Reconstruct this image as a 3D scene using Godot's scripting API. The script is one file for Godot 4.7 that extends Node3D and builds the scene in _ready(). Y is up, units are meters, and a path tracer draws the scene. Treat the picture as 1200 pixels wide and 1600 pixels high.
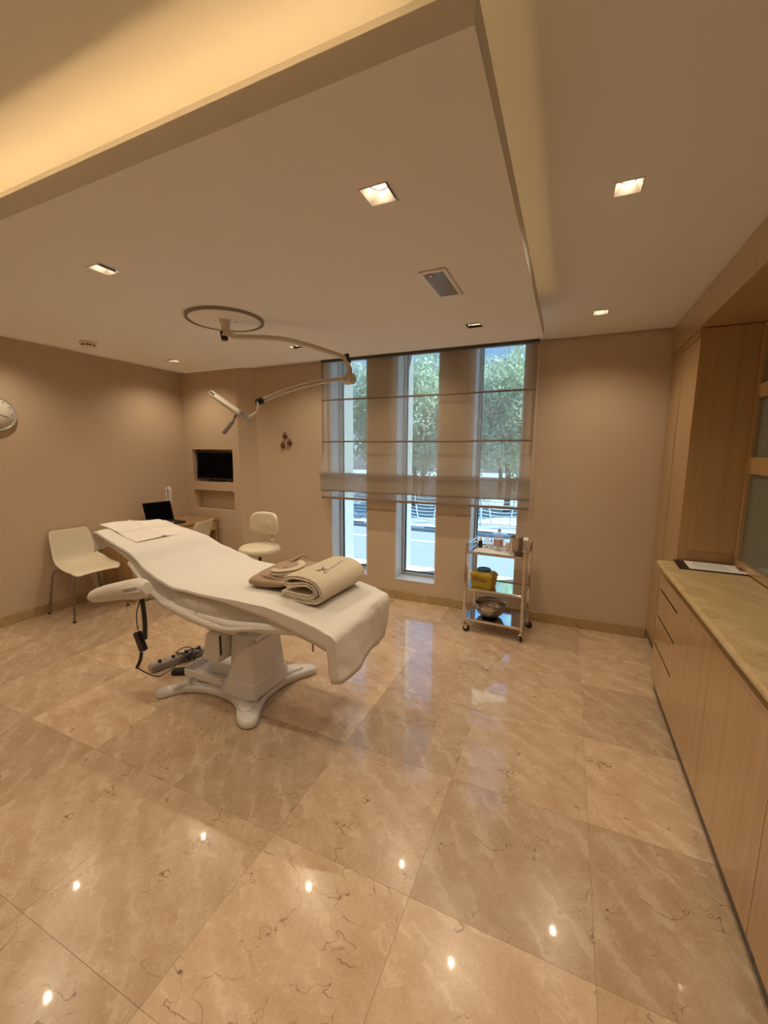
extends Node3D
# ---------------------------------------------------------------- camera, sky, light (change these first)
const F_PX := 642.0            # focal length in pixels of the 1200x1600 frame
const EYE := Vector3(0, 1.5823, 0)
const TURN := Vector3(-0.1436, 0.4192, 0.0066)
const EXPOSURE := 1.0
const WARM := Color(1.0, 0.80, 0.56)      # linear colour of the downlights
const COVE := Color(1.0, 0.64, 0.29)      # linear colour of the cove strips
const SPOT_E := 0.64
const COVE_NEAR := 0.21
const COVE_SIDE := 0.022
# ---------------------------------------------------------------- room measures (metres)
const HI := 2.563              # upper ceiling
const LO := 2.363              # lowered slab
const XL := -4.59
const ZF := -4.015
const XR := 1.325
const ZB := 2.2
const SX0 := -3.61
const SX1 := -0.21
const SZ0 := -3.12
const SZ1 := -0.867
var M := {}
var used := {}
var rng := RandomNumberGenerator.new()

func _ready():
	rng.seed = 7
	set_camera_and_sky()
	make_materials()
	build_floor()
	build_walls()
	build_ceiling()
	build_windows()
	build_lights()
	build_outside()
	build_cabinets()
	build_bed()
	build_bed_things()
	build_lamp_arm()
	build_trolley()
	build_chairs()
	build_desk()
	build_blind()
	build_small()

func set_camera_and_sky():
	var cam := Camera3D.new()
	cam.name = "camera"
	cam.position = EYE
	cam.rotation = TURN
	cam.fov = rad_to_deg(2.0 * atan(800.0 / F_PX))
	cam.near = 0.02
	cam.far = 200.0
	add_child(cam)
	var env := Environment.new()
	env.background_mode = Environment.BG_SKY
	var sky := Sky.new()
	var sm := ProceduralSkyMaterial.new()
	sm.sky_top_color = Color(0.36, 0.62, 0.90)
	sm.sky_horizon_color = Color(0.70, 0.88, 0.98)
	sm.ground_horizon_color = Color(0.55, 0.66, 0.75)
	sm.ground_bottom_color = Color(0.40, 0.48, 0.55)
	sm.sun_angle_max = 1.0
	sky.sky_material = sm
	env.sky = sky
	env.background_energy_multiplier = 1.7
	env.tonemap_mode = Environment.TONE_MAPPER_LINEAR
	env.tonemap_exposure = EXPOSURE
	env.sdfgi_enabled = true
	env.ssao_enabled = true
	env.ssil_enabled = true
	var we := WorldEnvironment.new()
	we.name = "environment"
	we.environment = env
	add_child(we)
	var sun := DirectionalLight3D.new()
	sun.name = "sun"
	sun.light_color = Color(0.68, 0.92, 1.0).linear_to_srgb()
	sun.light_energy = 6.2
	sun.light_angular_distance = 0.5
	sun.shadow_enabled = true
	add_child(sun)
	sun.look_at_from_position(Vector3(0, 0, 0), Vector3(-0.85, -1.0, 0.52))

# ---------------------------------------------------------------- naming and adding
func numbered(n: String) -> String:
	var k: int = used.get(n, 0)
	used[n] = k + 1
	return n if k == 0 else "%s_%03d" % [n, k]

func tag(o, label := "", category := "", group := "", kind := ""):
	if label: o.set_meta("label", label)
	if category: o.set_meta("category", category)
	if group: o.set_meta("group", group)
	if kind: o.set_meta("kind", kind)
	return o

func thing(called: String, label: String, category: String, at := Vector3.ZERO, turn := 0.0, group := "") -> Node3D:
	var o := Node3D.new()
	o.name = numbered(called)
	add_child(o)
	o.position = at
	o.rotation.y = turn
	tag(o, label, category, group)
	return o

func structure(called: String, label := "", category := "") -> Node3D:
	var o := Node3D.new()
	o.name = called
	add_child(o)
	tag(o, label, category, "", "structure")
	return o

func part(called: String, mesh, m, parent = null) -> MeshInstance3D:
	var o := MeshInstance3D.new()
	o.name = called if parent else numbered(called)
	o.mesh = mesh.done() if mesh is Builder else mesh
	o.material_override = null
	for i in o.mesh.get_surface_count():
		o.set_surface_override_material(i, m)
	o.cast_shadow = GeometryInstance3D.SHADOW_CASTING_SETTING_ON
	(parent if parent else self).add_child(o, true)
	return o

# pixel of the photograph -> point on a plane of the room
func ray(px: float, py: float) -> Vector3:
	return Basis.from_euler(TURN) * Vector3((px - 600.0) / F_PX, -(py - 800.0) / F_PX, -1.0)
func on_x(px, py, v) -> Vector3:
	var d := ray(px, py)
	return EYE + d * ((v - EYE.x) / d.x)
func on_y(px, py, v) -> Vector3:
	var d := ray(px, py)
	return EYE + d * ((v - EYE.y) / d.y)
func on_z(px, py, v) -> Vector3:
	var d := ray(px, py)
	return EYE + d * ((v - EYE.z) / d.z)

# ---------------------------------------------------------------- mesh building
class Builder:
	var st := SurfaceTool.new()
	func _init():
		st.begin(Mesh.PRIMITIVE_TRIANGLES)
	func done() -> ArrayMesh:
		st.generate_normals()
		st.index()
		return st.commit()
	func put(t: PackedVector3Array, closed := true, smooth := false):
		var v := 0.0
		var flip := false
		if closed:
			var o: Vector3 = t[0]
			for i in range(0, t.size(), 3):
				v += (t[i] - o).dot((t[i + 1] - o).cross(t[i + 2] - o))
			flip = v > 0.0
		st.set_smooth_group(0 if smooth else -1)
		for i in range(0, t.size(), 3):
			st.set_smooth_group(0 if smooth else -1)
			st.add_vertex(t[i])
			st.add_vertex(t[i + 2] if flip else t[i + 1])
			st.add_vertex(t[i + 1] if flip else t[i + 2])
	# rings: arrays of points with the same count
	func loft(rings: Array, smooth := false, caps := true, round_ := true, closed_loop := false):
		var t := PackedVector3Array()
		var n: int = rings[0].size()
		var last: int = rings.size() if closed_loop else rings.size() - 1
		for i in last:
			var a = rings[i]
			var b = rings[(i + 1) % rings.size()]
			for j in (n if round_ else n - 1):
				var k := (j + 1) % n
				if a[j] != a[k]:
					t.append_array([a[j], a[k], b[k]])
				if b[j] != b[k]:
					t.append_array([a[j], b[k], b[j]])
		if caps and not closed_loop:
			var c := PackedVector3Array()
			for e in [[rings[0], true], [rings[rings.size() - 1], false]]:
				var mid := Vector3.ZERO
				for p in e[0]: mid += p
				mid /= n
				for j in n:
					var k := (j + 1) % n
					c.append_array([mid, e[0][k], e[0][j]] if e[1] else [mid, e[0][j], e[0][k]])
			if smooth:
				# orient sides and caps together, shade caps flat
				var all := t.duplicate()
				all.append_array(c)
				var v := 0.0
				for i in range(0, all.size(), 3):
					v += (all[i] - all[0]).dot((all[i + 1] - all[0]).cross(all[i + 2] - all[0]))
				_emit(t, v > 0.0, 0)
				_emit(c, v > 0.0, -1)
				return
			t.append_array(c)
		put(t, true, smooth)
	func _emit(t: PackedVector3Array, flip: bool, g: int):
		for i in range(0, t.size(), 3):
			st.set_smooth_group(g)
			st.add_vertex(t[i])
			st.add_vertex(t[i + 2] if flip else t[i + 1])
			st.add_vertex(t[i + 1] if flip else t[i + 2])
	func box(c: Vector3, s: Vector3, bevel := 0.0, x := Transform3D()):
		var h := s / 2.0
		var b: float = min(bevel, min(h.x, min(h.y, h.z)) * 0.9)
		var rings := []
		var levels := [[-h.y, b], [-h.y + b, 0.0], [h.y - b, 0.0], [h.y, b]] if b > 0.0 else [[-h.y, 0.0], [h.y, 0.0]]
		for l in levels:
			var i: float = l[1]
			var r := PackedVector3Array()
			if b > 0.0:
				var X: float = h.x - i
				var Z: float = h.z - i
				for p in [[X, Z - b], [X - b, Z], [-X + b, Z], [-X, Z - b], [-X, -Z + b], [-X + b, -Z], [X - b, -Z], [X, -Z + b]]:
					r.append(x * (c + Vector3(p[0], l[0], p[1])))
			else:
				for p in [[h.x, h.z], [-h.x, h.z], [-h.x, -h.z], [h.x, -h.z]]:
					r.append(x * (c + Vector3(p[0], l[0], p[1])))
			rings.append(r)
		loft(rings)
	func span(a: Vector3, b: Vector3, bevel := 0.0):
		box((a + b) / 2.0, (b - a).abs(), bevel)
	func tube(pts: Array, radius, sides := 10, smooth := true, flat := 1.0):
		var rings := []
		var up := Vector3.UP
		var prev_u := Vector3.ZERO
		for i in pts.size():
			var d: Vector3 = (pts[min(i + 1, pts.size() - 1)] - pts[max(i - 1, 0)]).normalized()
			var u: Vector3
			if prev_u == Vector3.ZERO:
				u = d.cross(up if abs(d.y) < 0.95 else Vector3.RIGHT).normalized()
			else:
				u = (prev_u - d * prev_u.dot(d)).normalized()
			prev_u = u
			var w := d.cross(u)
			var r: float = radius[i] if radius is Array else radius
			var ring := PackedVector3Array()
			for k in sides:
				var a := TAU * k / sides
				ring.append(pts[i] + u * cos(a) * r + w * sin(a) * r * flat)
			rings.append(ring)
		loft(rings, smooth)
	func lathe(profile: Array, segs := 24, x := Transform3D(), smooth := true):
		var rings := []
		for p in profile:
			var r := PackedVector3Array()
			for k in segs:
				var a := TAU * k / segs
				r.append(x * Vector3(p[0] * cos(a), p[1], p[0] * sin(a)))
			rings.append(r)
		loft(rings, smooth)
	func hoop(profile: Array, segs := 32, x := Transform3D()):
		var rings := []
		for p in profile:
			var r := PackedVector3Array()
			for k in segs:
				var a := TAU * k / segs
				r.append(x * Vector3(p[0] * cos(a), p[1], p[0] * sin(a)))
			rings.append(r)
		loft(rings, false, false, true, true)
	# polygon in the xy plane (Vector2s), extruded along z, with small bevel
	func prism(poly: Array, z0: float, z1: float, bevel := 0.0, x := Transform3D(), smooth := false):
		var n := poly.size()
		var cw := 0.0
		for i in n: cw += poly[i].cross(poly[(i + 1) % n])
		var sgn := 1.0 if cw > 0.0 else -1.0
		var ins := []
		for i in n:
			var e0: Vector2 = (poly[i] - poly[(i + n - 1) % n]).normalized()
			var e1: Vector2 = (poly[(i + 1) % n] - poly[i]).normalized()
			var nn := Vector2(-e0.y, e0.x) * sgn + Vector2(-e1.y, e1.x) * sgn
			ins.append(nn.normalized() * bevel)
		var t := PackedVector3Array()
		var rings := []
		var levels := [[z0, 1.0], [z0 + bevel, 0.0], [z1 - bevel, 0.0], [z1, 1.0]] if bevel > 0.0 else [[z0, 0.0], [z1, 0.0]]
		for l in levels:
			var r := PackedVector3Array()
			for i in n:
				var p: Vector2 = poly[i] + ins[i] * l[1]
				r.append(x * Vector3(p.x, p.y, l[0]))
			rings.append(r)
		for i in rings.size() - 1:
			for j in n:
				var k := (j + 1) % n
				t.append_array([rings[i][j], rings[i][k], rings[i + 1][k], rings[i][j], rings[i + 1][k], rings[i + 1][j]])
		var flat := PackedVector2Array()
		for p in poly: flat.append(p)
		var idx := Geometry2D.triangulate_polygon(flat)
		var s := sgn
		for i in range(0, idx.size(), 3):
			var a := idx[i]
			var b := idx[i + 1]
			var c := idx[i + 2]
			var o: float = (flat[b] - flat[a]).cross(flat[c] - flat[a]) * s
			if o < 0.0:
				var q := b
				b = c
				c = q
			t.append_array([rings[0][a], rings[0][c], rings[0][b]])
			var L = rings[rings.size() - 1]
			t.append_array([L[a], L[b], L[c]])
		put(t, true, smooth)
	# outline in the plane, raised through levels of [height, inset], smooth sides and a flat top
	func stack(poly: Array, levels: Array, x: Transform3D):
		var n := poly.size()
		var cw := 0.0
		for i in n: cw += poly[i].cross(poly[(i + 1) % n])
		var sgn := 1.0 if cw > 0.0 else -1.0
		var rings := []
		for l in levels:
			var r := PackedVector3Array()
			for i in n:
				var e: Vector2 = (poly[(i + 1) % n] - poly[(i + n - 1) % n]).normalized()
				var p: Vector2 = poly[i] + Vector2(-e.y, e.x) * sgn * l[1]
				r.append(x * Vector3(p.x, p.y, l[0]))
			rings.append(r)
		var t := PackedVector3Array()
		for i in rings.size() - 1:
			for j in n:
				var k := (j + 1) % n
				t.append_array([rings[i][j], rings[i][k], rings[i + 1][k], rings[i][j], rings[i + 1][k], rings[i + 1][j]])
		var flat := PackedVector2Array()
		for p in poly: flat.append(p)
		var idx := Geometry2D.triangulate_polygon(flat)
		var c := PackedVector3Array()
		for i in range(0, idx.size(), 3):
			var q := [idx[i], idx[i + 1], idx[i + 2]]
			if (flat[q[1]] - flat[q[0]]).cross(flat[q[2]] - flat[q[0]]) * sgn < 0.0: q = [q[0], q[2], q[1]]
			c.append_array([rings[0][q[0]], rings[0][q[2]], rings[0][q[1]]])
			var L = rings[rings.size() - 1]
			c.append_array([L[q[0]], L[q[1]], L[q[2]]])
		var all := t.duplicate()
		all.append_array(c)
		var v := 0.0
		for i in range(0, all.size(), 3):
			v += (all[i] - all[0]).dot((all[i + 1] - all[0]).cross(all[i + 2] - all[0]))
		_emit(t, v > 0.0, 0)
		_emit(c, v > 0.0, -1)
	# grid[i][j] of points; thickness grows along the normal
	func sheet(grid: Array, thick: float, smooth := true):
		var nu := grid.size()
		var nv: int = grid[0].size()
		var back := []
		for i in nu:
			var row := PackedVector3Array()
			for j in nv:
				var du: Vector3 = grid[min(i + 1, nu - 1)][j] - grid[max(i - 1, 0)][j]
				var dv: Vector3 = grid[i][min(j + 1, nv - 1)] - grid[i][max(j - 1, 0)]
				row.append(grid[i][j] - du.cross(dv).normalized() * thick)
			back.append(row)
		var t := PackedVector3Array()
		for i in nu - 1:
			for j in nv - 1:
				t.append_array([grid[i][j], grid[i + 1][j], grid[i + 1][j + 1], grid[i][j], grid[i + 1][j + 1], grid[i][j + 1]])
				t.append_array([back[i][j], back[i + 1][j + 1], back[i + 1][j], back[i][j], back[i][j + 1], back[i + 1][j + 1]])
		for i in nu - 1:
			t.append_array([grid[i][0], back[i + 1][0], grid[i + 1][0], grid[i][0], back[i][0], back[i + 1][0]])
			t.append_array([grid[i][nv - 1], grid[i + 1][nv - 1], back[i + 1][nv - 1], grid[i][nv - 1], back[i + 1][nv - 1], back[i][nv - 1]])
		for j in nv - 1:
			t.append_array([grid[0][j], grid[0][j + 1], back[0][j + 1], grid[0][j], back[0][j + 1], back[0][j]])
			t.append_array([grid[nu - 1][j], back[nu - 1][j + 1], grid[nu - 1][j + 1], grid[nu - 1][j], back[nu - 1][j], back[nu - 1][j + 1]])
		put(t, true, smooth)

func B() -> Builder:
	return Builder.new()

func bx(c: Vector3, s: Vector3, bevel := 0.0) -> Builder:
	var b := Builder.new()
	b.box(c, s, bevel)
	return b

func curve(pts: Array, n: int) -> Array:      # smooth line through points
	var out := []
	var m := pts.size()
	for i in m - 1:
		for k in n:
			var t := float(k) / n
			var p0 = pts[max(i - 1, 0)]
			var p1 = pts[i]
			var p2 = pts[i + 1]
			var p3 = pts[min(i + 2, m - 1)]
			out.append(0.5 * (2.0 * p1 + (p2 - p0) * t + (2.0 * p0 - 5.0 * p1 + 4.0 * p2 - p3) * t * t + (3.0 * p1 - p0 - 3.0 * p2 + p3) * t * t * t))
	out.append(pts[m - 1])
	return out

func lookup(table: Array, x: float) -> float:   # table of [x, y] rising in x
	if x <= table[0][0]: return table[0][1]
	for i in table.size() - 1:
		if x <= table[i + 1][0]:
			var t: float = (x - table[i][0]) / (table[i + 1][0] - table[i][0])
			t = t * t * (3.0 - 2.0 * t) * 0.35 + t * 0.65
			return lerp(table[i][1], table[i + 1][1], t)
	return table[table.size() - 1][1]

# ---------------------------------------------------------------- materials
func lin(r: float, g: float, b: float, a := 1.0) -> Color:
	var c := Color(r, g, b).linear_to_srgb()
	c.a = a
	return c

func mat(called: String, c: Color, rough := 0.6, metal := 0.0) -> StandardMaterial3D:
	var m := StandardMaterial3D.new()
	m.resource_name = called
	m.albedo_color = c
	m.roughness = rough
	m.metallic = metal
	M[called] = m
	return m

func noise_tex(freq: float, size := 256, oct := 3, seed_ := 1, kind := FastNoiseLite.TYPE_SIMPLEX_SMOOTH) -> ImageTexture:
	var n := FastNoiseLite.new()
	n.noise_type = kind
	n.frequency = freq
	n.fractal_octaves = oct
	n.seed = seed_
	return ImageTexture.create_from_image(n.get_seamless_image(size, size))

func bump(m: StandardMaterial3D, tex: Texture2D, scale: float, height: float):
	m.uv1_triplanar = true
	m.uv1_world_triplanar = true
	m.uv1_scale = Vector3.ONE * scale
	m.heightmap_enabled = true
	m.heightmap_texture = tex
	m.heightmap_scale = height

func marble(seed_: int, base: Color, dark: Color, light: Color, angle: float, crack: float) -> ImageTexture:
	var S := 512
	var cloud := FastNoiseLite.new()
	cloud.seed = seed_
	cloud.frequency = 0.006
	cloud.fractal_octaves = 4
	var warp := FastNoiseLite.new()
	warp.seed = seed_ + 50
	warp.frequency = 0.012
	warp.fractal_octaves = 3
	var vein := FastNoiseLite.new()
	vein.seed = seed_ + 90
	vein.frequency = 0.0075
	vein.fractal_octaves = 2
	var fine := FastNoiseLite.new()
	fine.seed = seed_ + 130
	fine.frequency = 0.09
	fine.fractal_octaves = 3
	var data := PackedByteArray()
	data.resize(S * S * 3)
	var ca := cos(angle)
	var sa := sin(angle)
	var at := 0
	for y in S:
		for x in S:
			var w := warp.get_noise_2d(x, y)
			var u := (x * ca + y * sa) * 0.27 + w * 26.0
			var v := (-x * sa + y * ca) * 1.05 + w * 30.0
			var streak := cloud.get_noise_2d(u * 2.2, v * 2.2)
			var c := cloud.get_noise_2d(x + 900, y) * 0.9
			var col := base.lerp(dark, clampf(0.40 - c * 0.6 - streak * 0.55 + fine.get_noise_2d(x * 0.5, y * 0.5) * 0.25, 0.0, 1.0))
			col = col.lerp(light, clampf((streak - 0.22) * 1.3, 0.0, 0.5))
			var vn := vein.get_noise_2d(u * 1.3 + w * 45.0, v * 0.8 + fine.get_noise_2d(x * 0.35, y * 0.35) * 16.0)
			var line := 1.0 - absf(vn) / 0.022
			if line > 0.0:
				var mask := clampf(cloud.get_noise_2d(x * 1.2 + 300, y * 1.2) * 2.6 + 0.25, 0.0, 1.0)
				col = col.lerp(light, line * mask * 0.75)
			var cn := vein.get_noise_2d(x * 0.75 + w * 40.0 + 500 + fine.get_noise_2d(x * 0.5, y * 0.5 + 70) * 4.0, y * 0.75 + fine.get_noise_2d(x * 0.5 + 40, y * 0.5) * 4.0)
			line = 1.0 - absf(cn) / 0.024
			if line > 0.0:
				var mask := clampf(cloud.get_noise_2d(x * 0.8 - 700, y * 0.8) * 4.0 - 0.35 + crack, 0.0, 1.0)
				col = col.lerp(Color(0.30, 0.21, 0.13), line * mask * 0.7)
			var g := 1.0 + fine.get_noise_2d(x, y) * 0.035
			data[at] = int(clampf(col.r * g, 0.0, 1.0) * 255.0)
			data[at + 1] = int(clampf(col.g * g, 0.0, 1.0) * 255.0)
			data[at + 2] = int(clampf(col.b * g, 0.0, 1.0) * 255.0)
			at += 3
	return ImageTexture.create_from_image(Image.create_from_data(S, S, false, Image.FORMAT_RGB8, data))

func wood(seed_: int, a: Color, b: Color) -> ImageTexture:
	var W := 512
	var H := 512
	var n := FastNoiseLite.new()
	n.seed = seed_
	n.frequency = 0.02
	n.fractal_octaves = 3
	var f := FastNoiseLite.new()
	f.seed = seed_ + 3
	f.frequency = 0.25
	var data := PackedByteArray()
	data.resize(W * H * 3)
	var at := 0
	for y in H:
		for x in W:
			# blend so that the left and right, top and bottom edges meet
			var k := absf(2.0 * x / W - 1.0)
			var q := absf(2.0 * y / H - 1.0)
			var w := n.get_noise_2d(k * 30.0, q * 60.0) * 6.0
			var t := 0.5 + n.get_noise_2d(k * 330.0 + w, q * 22.0) * 0.75 + f.get_noise_2d(k * 400.0, q * 9.0) * 0.28
			var col := a.lerp(b, clampf(t, 0.0, 1.0))
			data[at] = int(col.r * 255.0)
			data[at + 1] = int(col.g * 255.0)
			data[at + 2] = int(col.b * 255.0)
			at += 3
	return ImageTexture.create_from_image(Image.create_from_data(W, H, false, Image.FORMAT_RGB8, data))

func make_materials():
	var grain := noise_tex(0.12, 256, 4, 3)
	var cloth_n := noise_tex(0.09, 256, 3, 11, FastNoiseLite.TYPE_CELLULAR)
	var soft := noise_tex(0.03, 256, 2, 5)
	var m := mat("plaster", lin(0.60, 0.475, 0.345), 0.85)
	bump(m, grain, 2.5, 0.05)
	m = mat("ceiling_paint", lin(0.84, 0.82, 0.78), 0.9)
	mat("white_plastic", lin(0.78, 0.74, 0.68), 0.35)
	mat("frame_white", lin(0.74, 0.75, 0.76), 0.4)
	mat("frame_grey", lin(0.50, 0.48, 0.45), 0.4)
	mat("gasket", lin(0.012, 0.013, 0.015), 0.5)
	m = mat("glass", Color(0.9, 1.0, 1.0, 0.03), 0.0)
	m.transparency = BaseMaterial3D.TRANSPARENCY_ALPHA
	m = mat("clear_glass", Color(0.88, 0.93, 0.95, 0.26), 0.02)
	m.transparency = BaseMaterial3D.TRANSPARENCY_ALPHA
	mat("chrome", lin(0.72, 0.70, 0.67), 0.10, 1.0)
	mat("steel", lin(0.46, 0.42, 0.38), 0.20, 1.0)
	mat("mirror_steel", lin(0.70, 0.70, 0.70), 0.06, 1.0)
	mat("dull_metal", lin(0.30, 0.27, 0.24), 0.35, 1.0)
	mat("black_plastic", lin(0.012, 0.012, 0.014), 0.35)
	mat("black_rubber", lin(0.02, 0.02, 0.021), 0.6)
	mat("screen_black", lin(0.002, 0.002, 0.003), 0.25).metallic_specular = 0.15
	mat("silver_plastic", lin(0.45, 0.43, 0.40), 0.3)
	mat("grey_plastic", lin(0.33, 0.31, 0.29), 0.5)
	m = mat("terry", lin(0.82, 0.78, 0.72), 0.95)
	bump(m, cloth_n, 6.5, 0.8)
	m.rim_enabled = true
	m.rim = 0.3
	m = mat("terry_cream", lin(0.70, 0.61, 0.47), 0.95)
	bump(m, cloth_n, 6.0, 0.7)
	m.rim_enabled = true
	m.rim = 0.3
	m = mat("robe_brown", lin(0.36, 0.255, 0.17), 0.9)
	bump(m, soft, 9.0, 0.25)
	m.rim_enabled = true
	m.rim = 0.3
	m = mat("paper", lin(0.76, 0.73, 0.69), 0.8)
	bump(m, grain, 7.0, 0.06)
	m.backlight_enabled = true
	m.backlight = Color(0.35, 0.33, 0.30)
	m = mat("head_paper", lin(0.80, 0.76, 0.71), 0.8)
	bump(m, grain, 16.0, 0.10)
	mat("bed_white", lin(0.80, 0.79, 0.78), 0.35)
	mat("arm_white", lin(0.66, 0.60, 0.50), 0.3)
	mat("chair_white", lin(0.72, 0.66, 0.52), 0.4)
	mat("stool_vinyl", lin(0.72, 0.64, 0.50), 0.4)
	mat("yellow_plastic", lin(0.46, 0.30, 0.01), 0.4)
	mat("blue_lid", lin(0.02, 0.10, 0.16), 0.3)
	mat("ink", lin(0.03, 0.03, 0.05), 0.7)
	mat("thread_dark", lin(0.045, 0.03, 0.022), 0.9)
	mat("print_grey", lin(0.42, 0.40, 0.40), 0.8)
	mat("sheet_white", lin(0.82, 0.80, 0.78), 0.7)
	mat("pink_card", lin(0.74, 0.58, 0.47), 0.7)
	mat("label_rose", lin(0.50, 0.24, 0.22), 0.6)
	mat("dark_bottle", lin(0.015, 0.018, 0.012), 0.15)
	mat("bronze", lin(0.16, 0.075, 0.028), 0.35, 0.5)
	mat("skirt_metal", lin(0.17, 0.16, 0.15), 0.4, 0.7)
	mat("prism", lin(0.28, 0.27, 0.26), 0.25)
	mat("sign_red", lin(0.30, 0.05, 0.03), 0.5)
	mat("grout", lin(0.47, 0.36, 0.25), 0.7)
	var wa := wood(21, Color(0.755, 0.625, 0.44), Color(0.71, 0.565, 0.38))
	m = mat("maple", Color(1, 1, 1), 0.38)
	m.albedo_texture = wa
	m.uv1_triplanar = true
	m.uv1_world_triplanar = true
	m.uv1_scale = Vector3(1.1, 0.5, 1.1)
	m.clearcoat_enabled = true
	m.clearcoat = 0.9
	m.clearcoat_roughness = 0.06
	m = m.duplicate()
	m.resource_name = "maple_frame"
	m.albedo_color = Color(0.92, 0.88, 0.82)
	M["maple_frame"] = m
	m = mat("frosted", lin(0.17, 0.20, 0.17), 0.30)
	m.clearcoat_enabled = true
	m.clearcoat = 0.7
	m.clearcoat_roughness = 0.12
	var stone := marble(77, Color(0.80, 0.71, 0.54), Color(0.75, 0.65, 0.48), Color(0.85, 0.77, 0.62), 0.9, -0.6)
	m = mat("counter_stone", Color(1, 1, 1), 0.22)
	m.albedo_texture = stone
	m.uv1_triplanar = true
	m.uv1_world_triplanar = true
	m.uv1_scale = Vector3.ONE * 1.3
	m = mat("baseboard_stone", lin(0.80, 0.74, 0.70), 0.25)
	m.albedo_texture = stone
	m.uv1_triplanar = true
	m.uv1_world_triplanar = true
	m.uv1_scale = Vector3.ONE * 0.9
	for k in 7:
		var t := marble(200 + k * 17, Color(0.845, 0.75, 0.64), Color(0.775, 0.66, 0.54), Color(0.915, 0.845, 0.75), 0.55 + 0.25 * sin(k * 2.1), [-0.1, 0.35, -0.3, 0.15, 0.05, 1.0, -0.2][k])
		var s: float = [1.0, 0.94, 1.03, 0.975, 0.91, 1.02, 0.96][k]
		m = mat("marble_%d" % k, Color(s, s, s), 0.24)
		m.clearcoat_enabled = true
		m.clearcoat = 0.9
		m.clearcoat_roughness = 0.025
		m.albedo_texture = t
	# sheer blind
	m = mat("sheer", lin(0.42, 0.375, 0.315, 0.45), 0.9)
	m.transparency = BaseMaterial3D.TRANSPARENCY_ALPHA
	m.backlight_enabled = true
	m.backlight = Color(0.9, 0.85, 0.78)
	m = mat("sheer_fold", lin(0.36, 0.30, 0.23, 0.86), 0.9)
	m.transparency = BaseMaterial3D.TRANSPARENCY_ALPHA
	m.backlight_enabled = true
	m.backlight = Color(0.5, 0.47, 0.42)
	mat("batten", lin(0.25, 0.19, 0.13), 0.7)
	mat("headrail", lin(0.09, 0.08, 0.07), 0.6)
	# outside
	m = mat("concrete", lin(0.22, 0.23, 0.22), 0.9)
	bump(m, grain, 1.5, 0.4)
	m = mat("asphalt", lin(0.17, 0.18, 0.19), 0.95)
	bump(m, grain, 0.8, 0.8)
	mat("paving", lin(0.36, 0.36, 0.34), 0.95)
	mat("road_paint", lin(0.72, 0.72, 0.70), 0.8)
	mat("fence_white", lin(0.74, 0.75, 0.74), 0.6)
	mat("kerb_dark", lin(0.16, 0.17, 0.17), 0.9)
	m = mat("leaf", lin(0.50, 0.55, 0.43), 0.7)
	m.backlight_enabled = true
	m.backlight = Color(0.6, 0.65, 0.5)
	mat("leaf_pale", lin(0.58, 0.61, 0.50), 0.7)
	mat("bark", lin(0.16, 0.12, 0.09), 0.95)
	mat("shrub", lin(0.13, 0.15, 0.07), 0.9)
	# emitters
	m = mat("bulb_glow", lin(1.0, 0.88, 0.70), 0.4)
	m.emission_enabled = true
	m.emission = lin(1.0, 0.80, 0.56)
	m.emission_energy_multiplier = 13.0
	m = mat("led_glow", lin(1.0, 0.9, 0.7), 0.5)
	m.emission_enabled = true
	m.emission = lin(1.0, 0.72, 0.36)
	m.emission_energy_multiplier = 1.0
	mat("reflector", lin(0.80, 0.74, 0.66), 0.5)
	mat("dark_ring", lin(0.10, 0.06, 0.04), 0.5)

# ---------------------------------------------------------------- room shell
func quad_tile(w: float, d: float, rot: int) -> ArrayMesh:
	var st := SurfaceTool.new()
	st.begin(Mesh.PRIMITIVE_TRIANGLES)
	var g := 0.0005
	var p := [Vector3(g, 0, g), Vector3(w - g, 0, g), Vector3(w - g, 0, d - g), Vector3(g, 0, d - g)]
	var uv := [Vector2(0, 0), Vector2(w / 0.6, 0), Vector2(w / 0.6, d / 0.6), Vector2(0, d / 0.6)]
	for i in 4:
		uv[i] = (uv[i] - Vector2(0.5, 0.5)).rotated(rot * PI / 2.0) + Vector2(0.5, 0.5)
	var dn := Vector3(0, -0.006, 0)
	var face := func(a, b, c, e, ua, ub, uc, ue):
		for k in [[a, ua], [b, ub], [c, uc], [a, ua], [c, uc], [e, ue]]:
			st.set_smooth_group(-1)
			st.set_uv(k[1])
			st.add_vertex(k[0])
	face.call(p[0], p[1], p[2], p[3], uv[0], uv[1], uv[2], uv[3])
	for i in 4:
		var j := (i + 1) % 4
		face.call(p[j], p[i], p[i] + dn, p[j] + dn, uv[j], uv[i], uv[i], uv[j])
	st.generate_normals()
	return st.commit()

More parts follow.
